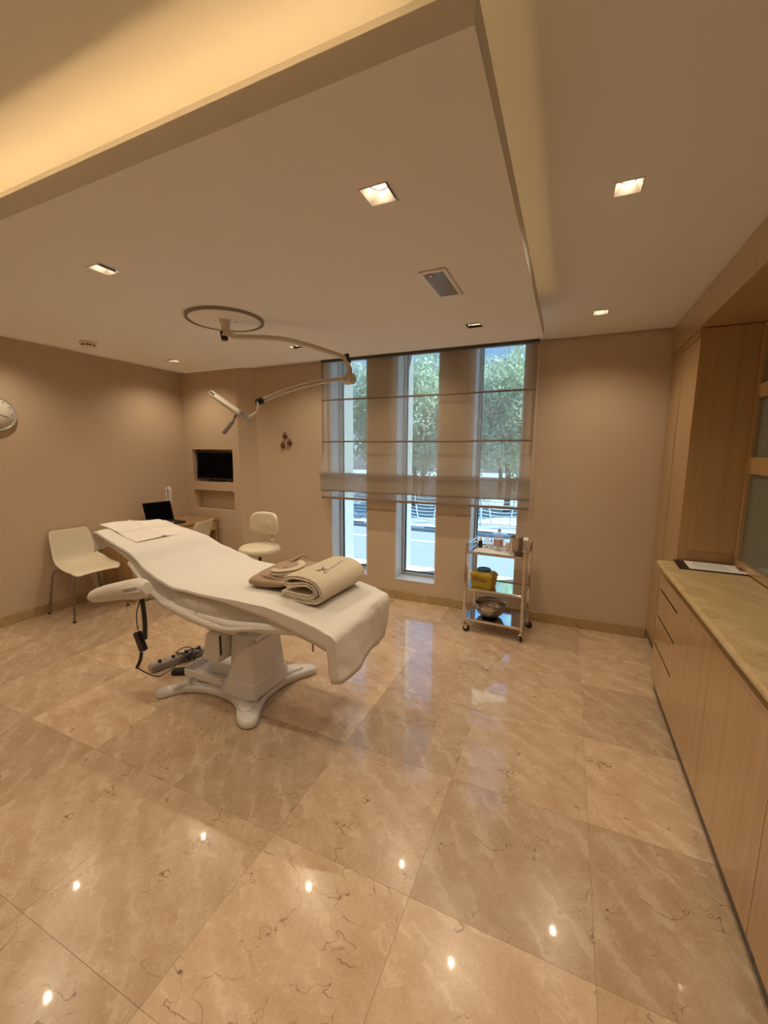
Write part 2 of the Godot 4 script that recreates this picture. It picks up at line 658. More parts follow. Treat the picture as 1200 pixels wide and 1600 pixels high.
func build_floor():
	var f := structure("floor", "polished cream marble floor laid in large square tiles", "floor")
	var b := B()
	b.span(Vector3(XL - 0.2, -0.14, -4.2), Vector3(XR + 0.2, -0.005, ZB + 0.2))
	part("screed", b, M.grout, f)
	var whole := []
	for r in 4: whole.append(quad_tile(0.6, 0.6, r))
	var x := -0.424 - 0.6 * 7
	while x < XR:
		var z := -0.597 - 0.6 * 6
		while z < ZB:
			var x0 := maxf(x, XL)
			var x1 := minf(x + 0.6, XR)
			var z0 := maxf(z, ZF)
			var z1 := minf(z + 0.6, ZB)
			if x1 - x0 > 0.01 and z1 - z0 > 0.01:
				var full := x1 - x0 > 0.599 and z1 - z0 > 0.599
				var r := rng.randi_range(0, 1) * 2
				var k := rng.randi_range(0, 6)
				if absf(x - 0.176) < 0.01 and z > -1.3: k = 0
				if absf(x + 0.424) < 0.01 and absf(z + 0.597) < 0.02: k = 5
				var t := part("tile", whole[r] if full else quad_tile(x1 - x0, z1 - z0, r), M["marble_%d" % k], f)
				t.position = Vector3(x0, 0.0, z0)
			z += 0.6
		x += 0.6

const OPEN := [[-2.45, -1.99], [-1.655, -1.20], [-0.86, -0.405]]
const SILL := 0.213
const HEAD := 2.74
const ZOUT := -4.62

func build_walls():
	# window wall: sill band, head band and piers, thick as the facade is deep
	var w := structure("wall_far", "beige plastered wall with three tall narrow windows", "wall")
	var b := B()
	b.span(Vector3(XL - 0.2, -0.14, ZOUT), Vector3(XR + 0.2, SILL, ZF))
	b.span(Vector3(XL - 0.2, HEAD, ZOUT), Vector3(XR + 0.2, 2.9, ZF))
	var edge := [XL - 0.2]
	for o in OPEN:
		edge.append(o[0])
		edge.append(o[1])
	edge.append(XR + 0.2)
	for i in range(0, edge.size(), 2):
		b.span(Vector3(edge[i], SILL, ZOUT + 0.4), Vector3(edge[i + 1], HEAD, ZF))
	part("plaster", b, M.plaster, w)
	b = B()
	for i in range(0, edge.size(), 2):
		b.span(Vector3(edge[i] + (0.05 if i > 0 else 0.0), SILL, ZOUT - 0.02), Vector3(edge[i + 1] - (0.05 if i < 6 else 0.0), HEAD, ZOUT + 0.398))
	part("facade_fins", b, M.concrete, w)
	# raised block that holds the television recess, with a canted return to the window wall
	var tv := structure("wall_niche", "beige wall block with a television recess above an empty recess", "wall")
	var zf := -3.89
	var zb := ZF + 0.002
	b = B()
	var xa := XL
	var xb := -3.67
	var nx0 := -4.455
	var nx1 := -3.775
	b.span(Vector3(xa, 0, zb), Vector3(nx0, HI, zf))
	b.span(Vector3(nx1, 0, zb), Vector3(xb, HI, zf))
	b.span(Vector3(nx0, 0, zb), Vector3(nx1, 0.845, zf))
	b.span(Vector3(nx0, 1.09, zb), Vector3(nx1, 1.198, zf))
	b.span(Vector3(nx0, 1.608, zb), Vector3(nx1, HI, zf))
	var x := Transform3D(Basis(Vector3.RIGHT, Vector3(0, 0, -1), Vector3(0, 1, 0)), Vector3.ZERO)
	b.prism([Vector2(xb, -zf), Vector2(-3.49, -zb), Vector2(xb, -zb)], 0, HI, 0.0, Transform3D(Basis(Vector3.RIGHT, Vector3(0, 0, -1), Vector3(0, 1, 0)), Vector3.ZERO))
	part("plaster", b, M.plaster, tv)
	w = structure("wall_left", "plain beige plastered wall behind the white chair", "wall")
	b = B()
	b.span(Vector3(XL - 0.2, -0.14, ZF - 0.2), Vector3(XL, 2.9, ZB + 0.2))
	part("plaster", b, M.plaster, w)
	w = structure("wall_right", "beige wall behind the fitted cabinets", "wall")
	b = B()
	b.span(Vector3(XR, -0.14, ZF - 0.2), Vector3(XR + 0.2, 2.9, ZB + 0.2))
	part("plaster", b, M.plaster, w)
	w = structure("wall_back", "plain beige wall closing the room", "wall")
	b = B()
	b.span(Vector3(XL - 0.2, -0.14, ZB), Vector3(XR + 0.2, 2.9, ZB + 0.2))
	part("plaster", b, M.plaster, w)
	# stone baseboards, in lengths
	var far := structure("baseboard_far", "cream stone baseboard under the windows", "baseboard")
	var xs := [-3.49, -2.824, -2.224, -1.624, -1.024, -0.424, 0.176, 0.70]
	for i in xs.size() - 1:
		part("stone_length", bx(Vector3((xs[i] + xs[i + 1]) / 2.0, 0.047, ZF + 0.008), Vector3(xs[i + 1] - xs[i] - 0.001, 0.094, 0.016), 0.002), M.baseboard_stone, far)
	var left := structure("baseboard_left", "cream stone baseboard along the wall behind the chair", "baseboard")
	var z := -3.88
	while z < ZB - 0.01:
		var z1: float = min(z + 0.6, ZB)
		part("stone_length", bx(Vector3(XL + 0.008, 0.047, (z + z1) / 2.0), Vector3(0.016, 0.094, z1 - z - 0.001), 0.002), M.baseboard_stone, left)
		z = z1

const L_HI := [[0.137, -1.905], [0.137, -3.40], [-4.07, -1.91], [-4.07, -3.40], [-1.29, -3.40], [-2.57, -3.40], [0.137, -0.39], [-4.07, -0.39], [0.137, 1.1], [-1.29, 1.1], [-2.57, 1.1], [-4.07, 1.1]]
const L_LO := [[-0.583, -1.255], [-1.90, -1.255], [-3.22, -1.255], [-0.59, -2.67], [-1.93, -2.69], [-3.21, -2.66]]
const HOLE := 0.092

func plate(x0, x1, z0, z1, y0, y1, holes: Array) -> Builder:
	var xs := [x0, x1]
	var zs := [z0, z1]
	for h in holes:
		xs.append_array([h[0] - HOLE / 2, h[0] + HOLE / 2])
		zs.append_array([h[1] - HOLE / 2, h[1] + HOLE / 2])
	xs.sort()
	zs.sort()
	var b := B()
	var t := PackedVector3Array()
	var q := func(a, c, d, e): t.append_array([a, c, d, a, d, e])
	for i in xs.size() - 1:
		for j in zs.size() - 1:
			if xs[i + 1] - xs[i] < 1e-5 or zs[j + 1] - zs[j] < 1e-5: continue
			var cx: float = (xs[i] + xs[i + 1]) / 2
			var cz: float = (zs[j] + zs[j + 1]) / 2
			var inside := false
			for h in holes:
				if absf(cx - h[0]) < HOLE / 2 and absf(cz - h[1]) < HOLE / 2: inside = true
			if inside:
				var A := Vector3(xs[i], y0, zs[j])
				var C := Vector3(xs[i + 1], y0, zs[j])
				var D := Vector3(xs[i + 1], y0, zs[j + 1])
				var E := Vector3(xs[i], y0, zs[j + 1])
				var U := Vector3(0, y1 - y0, 0)
				q.call(A, C, C + U, A + U)
				q.call(C, D, D + U, C + U)
				q.call(D, E, E + U, D + U)
				q.call(E, A, A + U, E + U)
				continue
			for y in [y0, y1]:
				var A := Vector3(xs[i], y, zs[j])
				var C := Vector3(xs[i + 1], y, zs[j])
				var D := Vector3(xs[i + 1], y, zs[j + 1])
				var E := Vector3(xs[i], y, zs[j + 1])
				if y == y0: q.call(A, C, D, E)
				else: q.call(A, E, D, C)
	var P := [Vector3(x0, y0, z0), Vector3(x1, y0, z0), Vector3(x1, y0, z1), Vector3(x0, y0, z1)]
	var U := Vector3(0, y1 - y0, 0)
	for i in 4:
		var a: Vector3 = P[i]
		var c: Vector3 = P[(i + 1) % 4]
		q.call(c, a, a + U, c + U)
	b.put(t, true, false)
	return b

func build_ceiling():
	var c := structure("ceiling", "cream ceiling with a lowered panel floating over the middle of the room", "ceiling")
	part("upper_ceiling", plate(XL - 0.2, XR + 0.2, ZF + 0.02, ZB + 0.2, HI, HI + 0.09, L_HI), M.ceiling_paint, c)
	var b := B()
	b.span(Vector3(XL - 0.2, HI + 0.2, ZOUT), Vector3(XR + 0.2, HI + 0.45, ZB + 0.2))
	part("roof_deck", b, M.concrete, c)
	part("lowered_panel", plate(SX0, SX1, SZ0, SZ1, LO, LO + 0.012, L_LO), M.ceiling_paint, c)
	b = B()
	var t := 0.012
	b.span(Vector3(SX0, LO + 0.012, SZ0), Vector3(SX1, 2.43, SZ0 + t))
	b.span(Vector3(SX0, LO + 0.012, SZ1 - t), Vector3(SX1, 2.43, SZ1))
	b.span(Vector3(SX0, LO + 0.012, SZ0 + t), Vector3(SX0 + t, 2.43, SZ1 - t))
	b.span(Vector3(SX1 - t, LO + 0.012, SZ0 + t), Vector3(SX1, 2.43, SZ1 - t))
	part("panel_lip", b, M.ceiling_paint, c)
	b = B()
	var k := 0.118
	b.span(Vector3(SX0 + k, LO + 0.012, SZ0 + k), Vector3(SX1 - k, HI, SZ0 + k + 0.02))
	b.span(Vector3(SX0 + k, LO + 0.012, SZ1 - k - 0.02), Vector3(SX1 - k, HI, SZ1 - k))
	b.span(Vector3(SX0 + k, LO + 0.012, SZ0 + k + 0.02), Vector3(SX0 + k + 0.02, HI, SZ1 - k - 0.02))
	b.span(Vector3(SX1 - k - 0.02, LO + 0.012, SZ0 + k + 0.02), Vector3(SX1 - k, HI, SZ1 - k - 0.02))
	part("cove_core", b, M.ceiling_paint, c)

func build_windows():
	for i in 3:
		var w := structure("window_%d" % (i + 1), ["white framed window beside the bare wall with drops", "white framed window between the other two", "white framed window behind the steel trolley"][i], "window")
		var a: float = OPEN[i][0]
		var e: float = OPEN[i][1]
		var zf := -4.19
		var zg := -4.275
		# white lining of the reveal
		var b := B()
		b.span(Vector3(a, SILL, zf), Vector3(a + 0.012, HEAD, ZF - 0.001))
		b.span(Vector3(e - 0.012, SILL, zf), Vector3(e, HEAD, ZF - 0.001))
		part("reveal_lining", b, M.frame_white, w)
		part("sill", bx(Vector3((a + e) / 2, SILL + 0.006, (zf + ZF + 0.004) / 2), Vector3(e - a, 0.012, ZF + 0.004 - zf), 0.002), M.frame_white, w)
		b = B()
		var fw := 0.028
		b.span(Vector3(a, SILL, zg), Vector3(a + fw, HEAD, zf))
		b.span(Vector3(e - fw, SILL, zg), Vector3(e, HEAD, zf))
		b.span(Vector3(a + fw, SILL, zg), Vector3(e - fw, SILL + fw + 0.01, zf))
		b.span(Vector3(a + fw, HEAD - fw, zg), Vector3(e - fw, HEAD, zf))
		part("frame", b, M.frame_grey, w)
		b = B()
		var s := 0.008
		b.span(Vector3(a + fw, SILL + fw + 0.01, zg + 0.01), Vector3(a + fw + s, HEAD - fw, zf - 0.05))
		b.span(Vector3(e - fw - s, SILL + fw + 0.01, zg + 0.01), Vector3(e - fw, HEAD - fw, zf - 0.05))
		b.span(Vector3(a + fw, SILL + fw + 0.01, zg + 0.01), Vector3(e - fw, SILL + fw + 0.01 + s, zf - 0.05))
		part("gasket", b, M.gasket, w)
		b = B()
		b.span(Vector3(a + fw, SILL + fw, zg + 0.018), Vector3(e - fw, HEAD - fw, zg + 0.019))
		var t := PackedVector3Array()
		var p := [Vector3(a + fw, SILL + fw, zg + 0.02), Vector3(e - fw, SILL + fw, zg + 0.02), Vector3(e - fw, HEAD - fw, zg + 0.02), Vector3(a + fw, HEAD - fw, zg + 0.02)]
		t.append_array([p[0], p[2], p[1], p[0], p[3], p[2]])
		b = B()
		b.put(t, false)
		part("pane", b, M.glass, w)

# ---------------------------------------------------------------- light fittings
func downlight(at: Vector3, label: String, group: String):
	var t := thing("downlight", label, "downlight", at, 0.0, group)
	var h := HOLE / 2
	var top := 0.030
	var r := 0.032
	var b := B()
	# four slanted reflector faces from the square mouth to the round lamp
	var rings := []
	for lv in [[0.0, 1.0], [top, 0.0]]:
		var ring := PackedVector3Array()
		for k in 32:
			var a := TAU * k / 32 + PI / 4
			var d := Vector2(cos(a), sin(a))
			var sq := d / maxf(absf(d.x), absf(d.y)) * (h - 0.002)
			var ci := d * r
			var q := sq if lv[1] == 1.0 else ci
			ring.append(Vector3(q.x, lv[0], q.y))
		rings.append(ring)
	b.loft(rings, false, false)
	part("reflector", b, M.reflector, t)
	b = B()
	b.hoop([[r, top], [r, top + 0.004], [r - 0.003, top + 0.004], [r - 0.003, top]], 32)
	part("lamp_ring", b, M.dark_ring, t)
	b = B()
	b.lathe([[0.001, top - 0.010], [0.012, top - 0.008], [0.021, top - 0.003], [0.0275, top + 0.002], [0.0275, top + 0.012], [0.001, top + 0.012]], 28)
	part("bulb", b, M.bulb_glow, t)
	b = B()
	b.lathe([[0.001, top + 0.02], [h - 0.003, top + 0.02], [h - 0.003, top + 0.026], [0.001, top + 0.026]], 16)
	part("can_top", b, M.reflector, t)
	b = B()
	var e := 0.003
	for s in [-1.0, 1.0]:
		b.box(Vector3(s * (h + e / 2 - 0.001), -0.0008, 0), Vector3(e, 0.0016, HOLE + 2 * e))
		b.box(Vector3(0, -0.0008, s * (h + e / 2 - 0.001)), Vector3(HOLE + 2 * e, 0.0016, e))
	part("trim_edge", b, M.frame_grey, t)
	var l := SpotLight3D.new()
	l.name = "lamp"
	l.light_color = WARM.linear_to_srgb()
	l.light_energy = SPOT_E
	l.spot_angle = 70.0
	l.spot_angle_attenuation = 1.0
	l.spot_range = 12.0
	l.spot_attenuation = 2.0
	l.light_size = 0.009
	l.shadow_enabled = true
	l.position = Vector3(0, -0.003, 0)
	l.rotation.x = -PI / 2
	t.add_child(l)

func led(a: Vector3, b: Vector3, energy: float, label: String):
	var t := thing("led_strip", label, "light strip", (a + b) / 2.0, 0.0, "cove strips above the lowered ceiling panel")
	var along_x := absf(b.x - a.x) > absf(b.z - a.z)
	var n := (b - a).length()
	part("tape", bx(Vector3.ZERO, Vector3(n, 0.003, 0.01) if along_x else Vector3(0.01, 0.003, n)), M.led_glow, t)
	var l := AreaLight3D.new()
	l.name = "strip_light"
	l.light_color = COVE.linear_to_srgb()
	l.light_energy = energy
	l.area_size = Vector2(n, 0.01) if along_x else Vector2(0.01, n)
	l.area_range = 8.0
	l.shadow_enabled = true
	l.rotation.x = PI / 2
	l.position.y = 0.003
	t.add_child(l)

func build_lights():
	var up := ["square recessed downlight in the upper ceiling nearer the cabinets' middle", "square recessed downlight in the upper ceiling before the tall cabinet corner", "square recessed downlight in the upper ceiling by the clock", "square recessed downlight in the upper ceiling over the desk", "square recessed downlight hidden above the panel before the windows", "square recessed downlight hidden above the panel before the wall drops"]
	for i in L_HI.size():
		downlight(Vector3(L_HI[i][0], HI, L_HI[i][1]), up[i] if i < up.size() else "square recessed downlight in the upper ceiling of the room's near half", "square downlights in the upper ceiling")
	var low := ["square recessed downlight in the lowered panel near its corner, lamp showing", "square recessed downlight in the lowered panel straight before the lamp arm plate", "square recessed downlight in the lowered panel near the smoke detector", "square recessed downlight in the lowered panel close to the blind and emergency light", "square recessed downlight in the lowered panel behind the lamp arm", "square recessed downlight in the lowered panel near the television corner"]
	for i in L_LO.size():
		downlight(Vector3(L_LO[i][0], LO, L_LO[i][1]), low[i], "square downlights in the lowered panel")
	var y := LO + 0.022
	var d := 0.047
	led(Vector3(SX0 + 0.12, y, SZ1 - d), Vector3(SX1 - 0.12, y, SZ1 - d), COVE_NEAR, "warm light strip in the cove along the lowered panel's open front edge")
	led(Vector3(SX1 - 0.038, y, SZ0 + 0.22), Vector3(SX1 - 0.038, y, SZ1 - 0.10), COVE_SIDE, "warm light strip in the cove along the lowered panel's cabinet side")
	led(Vector3(SX0 + 0.038, y, SZ0 + 0.22), Vector3(SX0 + 0.038, y, SZ1 - 0.10), COVE_SIDE, "warm light strip in the cove along the lowered panel's clock wall side")

# ---------------------------------------------------------------- outside
func leaves(c: Vector3, r: Vector3, n: int, s: float) -> Builder:
	var b := B()
	var t := PackedVector3Array()
	for i in n:
		var d := Vector3(rng.randfn(), rng.randfn(), rng.randfn()).normalized()
		var k := pow(rng.randf(), 0.4)
		var lump := 0.8 + 0.25 * sin(d.x * 7.0 + c.x) * cos(d.y * 6.0 + c.z) + 0.12 * sin(d.z * 11.0)
		var p := c + d * r * k * lump
		var u := Vector3(rng.randfn(), rng.randfn(), rng.randfn()).normalized() * s * rng.randf_range(0.6, 1.3)
		var v := u.cross(Vector3(rng.randfn(), rng.randfn(), rng.randfn())).normalized() * s * 0.45
		t.append_array([p - u, p + v, p + u, p - u, p + u, p - v])
	b.put(t, false)
	return b

func build_outside():
	var G := -1.2
	var g := structure("ground", "pale pavement, road and verge seen through the windows", "ground")
	var b := B()
	b.span(Vector3(-60, G - 0.4, -9.2), Vector3(30, G, ZOUT - 0.03))
	part("pavement", b, M.paving, g)
	b = B()
	b.span(Vector3(-60, G - 0.4, -14.3), Vector3(30, G - 0.10, -9.2))
	part("road", b, M.asphalt, g)
	b = B()
	b.span(Vector3(-60, G - 0.4, -60), Vector3(30, G, -14.3))
	part("verge", b, M.paving, g)
	b = B()
	b.span(Vector3(-60, G - 0.099, -12.75), Vector3(30, G - 0.095, -12.6))
	part("lane_line", b, M.road_paint, g)
	var kx := -16.0
	while kx < 3.0:
		part("kerb_block", bx(Vector3(kx + 0.5, G + 0.02, -14.42), Vector3(0.98, 0.16, 0.2), 0.01), M.fence_white, g)
		part("drain_slot", bx(Vector3(kx + 0.5, G + 0.05, -14.317), Vector3(0.5, 0.05, 0.01)), M.kerb_dark, g)
		kx += 1.0
	part("near_kerb", bx(Vector3(-15, G - 0.02, -9.25), Vector3(60, 0.12, 0.16), 0.01), M.kerb_dark, g)
	# fence of splayed uprights and curved bars
	var f := thing("street_fence", "white ornamental street fence with splayed posts and curved bars across the road", "fence", Vector3(0, G, -16.0))
	var W := 1.5
	for i in 12:
		var x0 := -15.0 + i * W
		b = B()
		b.box(Vector3(x0, 0.65, 0), Vector3(0.06, 1.3, 0.06))
		b.tube([Vector3(x0 + 0.42, 0.05, 0), Vector3(x0 + 0.22, 1.25, 0)], 0.022, 6)
		b.tube([Vector3(x0 + 1.08, 0.05, 0), Vector3(x0 + 1.28, 1.25, 0)], 0.022, 6)
		b.box(Vector3(x0 + W / 2, 1.27, 0), Vector3(W, 0.05, 0.05))
		b.box(Vector3(x0 + W / 2, 0.06, 0), Vector3(W, 0.05, 0.05))
		var p := part("panel_frame", b, M.fence_white, f)
		b = B()
		for k in 8:
			var y := 0.17 + k * 0.135
			var pts := []
			for q in 7:
				var s := q / 6.0
				pts.append(Vector3(x0 + s * W, y - 0.07 * sin(s * PI) + 0.02, 0))
			b.tube(pts, 0.014, 5)
		tag(part("curved_bars", b, M.fence_white, p), "", "", "", "stuff")
	# trees
	var spots := [[-13.5, -20.5, 6.6, 2.3], [-10.2, -22.0, 7.6, 2.6], [-7.2, -20.0, 7.0, 2.2], [-4.9, -21.5, 6.3, 2.1], [-2.6, -20.3, 6.9, 2.1], [0.2, -22.0, 7.2, 2.5], [-8.8, -26.0, 8.4, 3.0], [-3.8, -26.0, 8.0, 2.9]]
	var names := ["broad street tree seen through the window beside the wall drops", "tall broad tree behind the fence, seen through the first window", "dense tree over the fence in the middle window's edge", "rounded tree over the fence seen through the middle window", "leafy tree filling the window behind the trolley", "broad tree at the outer side of the trolley's window", "big tree in the second row behind the first window", "big tree in the second row behind the trolley's window"]
	for i in spots.size():
		var s = spots[i]
		var t := thing("street_tree", names[i], "tree", Vector3(s[0], G, s[1]), 0.0, "trees across the road")
		b = B()
		b.tube([Vector3.ZERO, Vector3(0.06, 1.2, 0), Vector3(-0.05, 2.4, 0.05), Vector3(0.1, 4.2, 0)], [0.16, 0.13, 0.11, 0.05], 7)
		part("trunk", b, M.bark, t)
		var h: float = s[2]
		var r: float = s[3]
		part("foliage", leaves(Vector3(0, h * 0.66, 0), Vector3(r, h * 0.50, r), 11000, 0.115), M.leaf if i % 3 else M.leaf_pale, t)
	for i in 9:
		var hx := -12.0 + i * 1.35
		var t := thing("verge_shrub", "low dark shrub on the near verge below the windows", "shrub", Vector3(hx, G, -8.75 + 0.1 * sin(i * 2.0)), 0.0, "shrubs on the near verge")
		part("foliage", leaves(Vector3(0, 0.04, 0), Vector3(0.35, 0.05, 0.13), 90, 0.05), M.shrub, t)

# ---------------------------------------------------------------- cabinets
func build_cabinets():
	var xd := 0.60
	var ct := 0.885
	var ends := [-3.14, -2.645, -2.05, -1.45, -0.855, -0.26, 0.335, 0.93, 1.525, 2.12]
	for i in ends.size() - 1:
		var z0: float = ends[i]
		var z1: float = ends[i + 1]
		var zm := (z0 + z1) / 2.0
		var drawers := i == 0
		var lab: String = "light maple drawer unit with black finger slots at the tall cabinet end" if drawers else ("light maple base cabinet door next to the drawer unit" if i == 1 else ("light maple base cabinet door second from the drawer unit" if i == 2 else ("light maple base cabinet door third from the drawer unit" if i == 3 else "light maple base cabinet door farther along the counter")))
		var t := thing("drawer_unit" if drawers else "base_cabinet", lab, "cabinet", Vector3(xd, 0, zm), 0.0, "" if drawers else "base cabinets under the stone counter")
		var w := z1 - z0
		part("carcass", bx(Vector3(0.29, 0.42, 0), Vector3(0.30, 0.64, w - 0.001)), M.maple_frame, t)
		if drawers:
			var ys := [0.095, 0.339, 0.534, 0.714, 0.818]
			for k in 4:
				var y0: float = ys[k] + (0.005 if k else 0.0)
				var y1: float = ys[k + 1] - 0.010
				if k: part("slot_shade_back", bx(Vector3(0.034, ys[k] - 0.003, 0), Vector3(0.008, 0.034, w - 0.006), 0.001), M.skirt_metal, t)  # dark backing strip, deepens the shade painted into the finger slot
				if k < 3: part("slot_shade_strip", bx(Vector3(0.011, y1 + 0.003, 0.008), Vector3(0.018, 0.006, w - 0.03), 0.001), M.black_plastic, t)  # black strip in the gap, painted shade of the slot
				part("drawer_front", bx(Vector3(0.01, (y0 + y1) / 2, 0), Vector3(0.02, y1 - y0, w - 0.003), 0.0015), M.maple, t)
		else:
			part("door", bx(Vector3(0.01, 0.4525, 0), Vector3(0.02, 0.715, w - 0.004), 0.0015), M.maple, t)
		part("skirt", bx(Vector3(0.034, 0.046, 0), Vector3(0.016, 0.092, w - 0.004), 0.001), M.skirt_metal, t)
	# counter with a rounded front edge
	var b := B()
	var pf := []
	var xr := 0.998
	pf.append(Vector2(xr, ct - 0.035))
	pf.append(Vector2(xr, ct))
	for k in 9:
		var a := PI / 2 + PI * k / 8.0
		pf.append(Vector2(0.5785 + 0.0175 + cos(a) * 0.0175, ct - 0.0175 + sin(a) * 0.0175))
	b.prism(pf, -3.19, ZB, 0.003)
	tag(part("countertop", b, M.counter_stone), "long cream stone countertop with a rounded front edge", "countertop")
	# tall cabinet
	var zt := -3.25
	var tall := thing("tall_cabinet", "tall maple cabinet with two flush doors in the window wall corner", "cabinet", Vector3(0.70, 0, (ZF + zt) / 2))
	var hw := (zt - ZF) / 2.0
	part("body", bx(Vector3(0.315, 1.22, -0.004), Vector3(0.55, 2.24, hw * 2 - 0.012)), M.maple_frame, tall)
	var zs := -3.67 - (ZF + zt) / 2
	part("door", bx(Vector3(0.006, 1.205, (-hw + 0.004 + zs) / 2), Vector3(0.02, 2.21, zs + hw - 0.009), 0.0015), M.maple, tall)
	part("door", bx(Vector3(0.01, 1.205, (zs + hw - 0.022) / 2), Vector3(0.02, 2.21, hw - 0.022 - zs - 0.005), 0.0015), M.maple, tall)
	part("top_filler", bx(Vector3(0.01, 2.3365, 0.002), Vector3(0.02, 0.045, hw * 2 - 0.008)), M.maple, tall)
	part("end_panel", bx(Vector3(0.30, 1.225, hw - 0.01), Vector3(0.60, 2.265, 0.02), 0.0015), M.maple, tall)
	part("upstand", bx(Vector3(0.17, ct + 0.035, hw + 0.004), Vector3(0.24, 0.07, 0.008), 0.001), M.maple_frame, tall)
	part("skirt", bx(Vector3(0.035, 0.046, 0), Vector3(0.016, 0.092, hw * 2 - 0.02), 0.001), M.skirt_metal, tall)
	# boxed wooden soffit over the counter
	var so := thing("soffit", "maple clad soffit above the counter recess", "soffit", Vector3(0.685, 2.36, 0))
	part("fascia", bx(Vector3(0.01, 0.1005, (ZF + ZB) / 2), Vector3(0.02, 0.199, ZB - ZF - 0.004)), M.maple, so)
	part("underside", bx(Vector3(0.32, 0.01, (zt + ZB) / 2), Vector3(0.60, 0.02, ZB - zt - 0.004)), M.maple, so)
	# glazed wall units at the back of the recess
	var zu := zt + 0.004
	for i in 4:
		var z1 := zu + 0.9
		var t := thing("glazed_cabinet", ["glazed wall cabinet with frosted panes next to the tall cabinet", "glazed wall cabinet with frosted panes second from the tall cabinet", "glazed wall cabinet with frosted panes third from the tall cabinet", "glazed wall cabinet with frosted panes fourth from the tall cabinet"][i], "cabinet", Vector3(1.0, 0, (zu + z1) / 2), 0.0, "glazed cabinets behind the counter")
		var w := 0.9
		part("carcass", bx(Vector3(0.155, 1.62, 0), Vector3(0.24, 1.46, w - 0.004)), M.maple_frame, t)
		part("stile", bx(Vector3(0.012, 1.62, -w / 2 + 0.018), Vector3(0.024, 1.47, 0.034), 0.002), M.maple, t)
		part("stile", bx(Vector3(0.012, 1.62, w / 2 - 0.018), Vector3(0.024, 1.47, 0.034), 0.002), M.maple, t)
		for y in [[0.888, 0.93], [1.468, 1.57], [1.917, 2.0], [2.33, 2.358]]:
			part("rail", bx(Vector3(0.012, (y[0] + y[1]) / 2, 0), Vector3(0.024, y[1] - y[0], w - 0.07), 0.002), M.maple, t)
		for y in [[0.93, 1.468], [1.57, 1.917], [2.0, 2.33]]:
			part("pane", bx(Vector3(0.024, (y[0] + y[1]) / 2, 0), Vector3(0.006, y[1] - y[0], w - 0.07)), M.frosted, t)
		zu = z1
	# clipboard
	var c := thing("clipboard", "black clipboard with a printed sheet lying on the stone counter", "clipboard", Vector3(0.84, ct, -3.10), -0.05)
	part("board", bx(Vector3(0, 0.003, 0), Vector3(0.34, 0.005, 0.24), 0.001), M.black_plastic, c)
	part("paper", bx(Vector3(0.025, 0.0062, 0), Vector3(0.28, 0.001, 0.21)), M.sheet_white, c)
	b = B()
	for k in 12:
		b.box(Vector3(-0.07 + k * 0.014, 0.007, -0.01 + 0.012 * sin(k * 3.0)), Vector3(0.004, 0.0004, 0.15 - 0.03 * absf(sin(k * 1.7))))
	tag(part("print", b, M.print_grey, c), "", "", "", "stuff")
	b = B()
	b.box(Vector3(0.15, 0.010, 0), Vector3(0.022, 0.008, 0.10), 0.003)
	b.tube([Vector3(0.16, 0.014, -0.03), Vector3(0.148, 0.018, 0.0), Vector3(0.16, 0.014, 0.03)], 0.003, 6)
	part("clip", b, M.chrome, c)

# ---------------------------------------------------------------- treatment bed
const TOP := [[-2.97, 1.062], [-2.87, 1.047], [-2.70, 0.997], [-2.49, 0.948], [-2.35, 0.872], [-2.2, 0.816], [-2.08, 0.788], [-1.87, 0.782], [-1.6, 0.786], [-1.40, 0.776], [-1.21, 0.752], [-1.1, 0.727], [-0.99, 0.69]]
const BOT := [[-2.95, 1.0], [-2.80, 0.965], [-2.64, 0.92], [-2.53, 0.875], [-2.385, 0.766], [-2.26, 0.68], [-2.17, 0.636], [-1.93, 0.603], [-1.685, 0.590], [-1.41, 0.622], [-1.165, 0.655], [-1.03, 0.635], [-0.99, 0.64]]
const ZN := -1.635
const ZR := -2.295

func near_z(x: float) -> float:
	return ZN - 0.065 * clampf((-2.15 - x) / 0.72, 0.0, 1.0)
func far_z(x: float) -> float:
	return ZR + 0.095 * clampf((-2.15 - x) / 0.72, 0.0, 1.0)
func bed_top(x: float) -> float:
	return lookup(TOP, x)

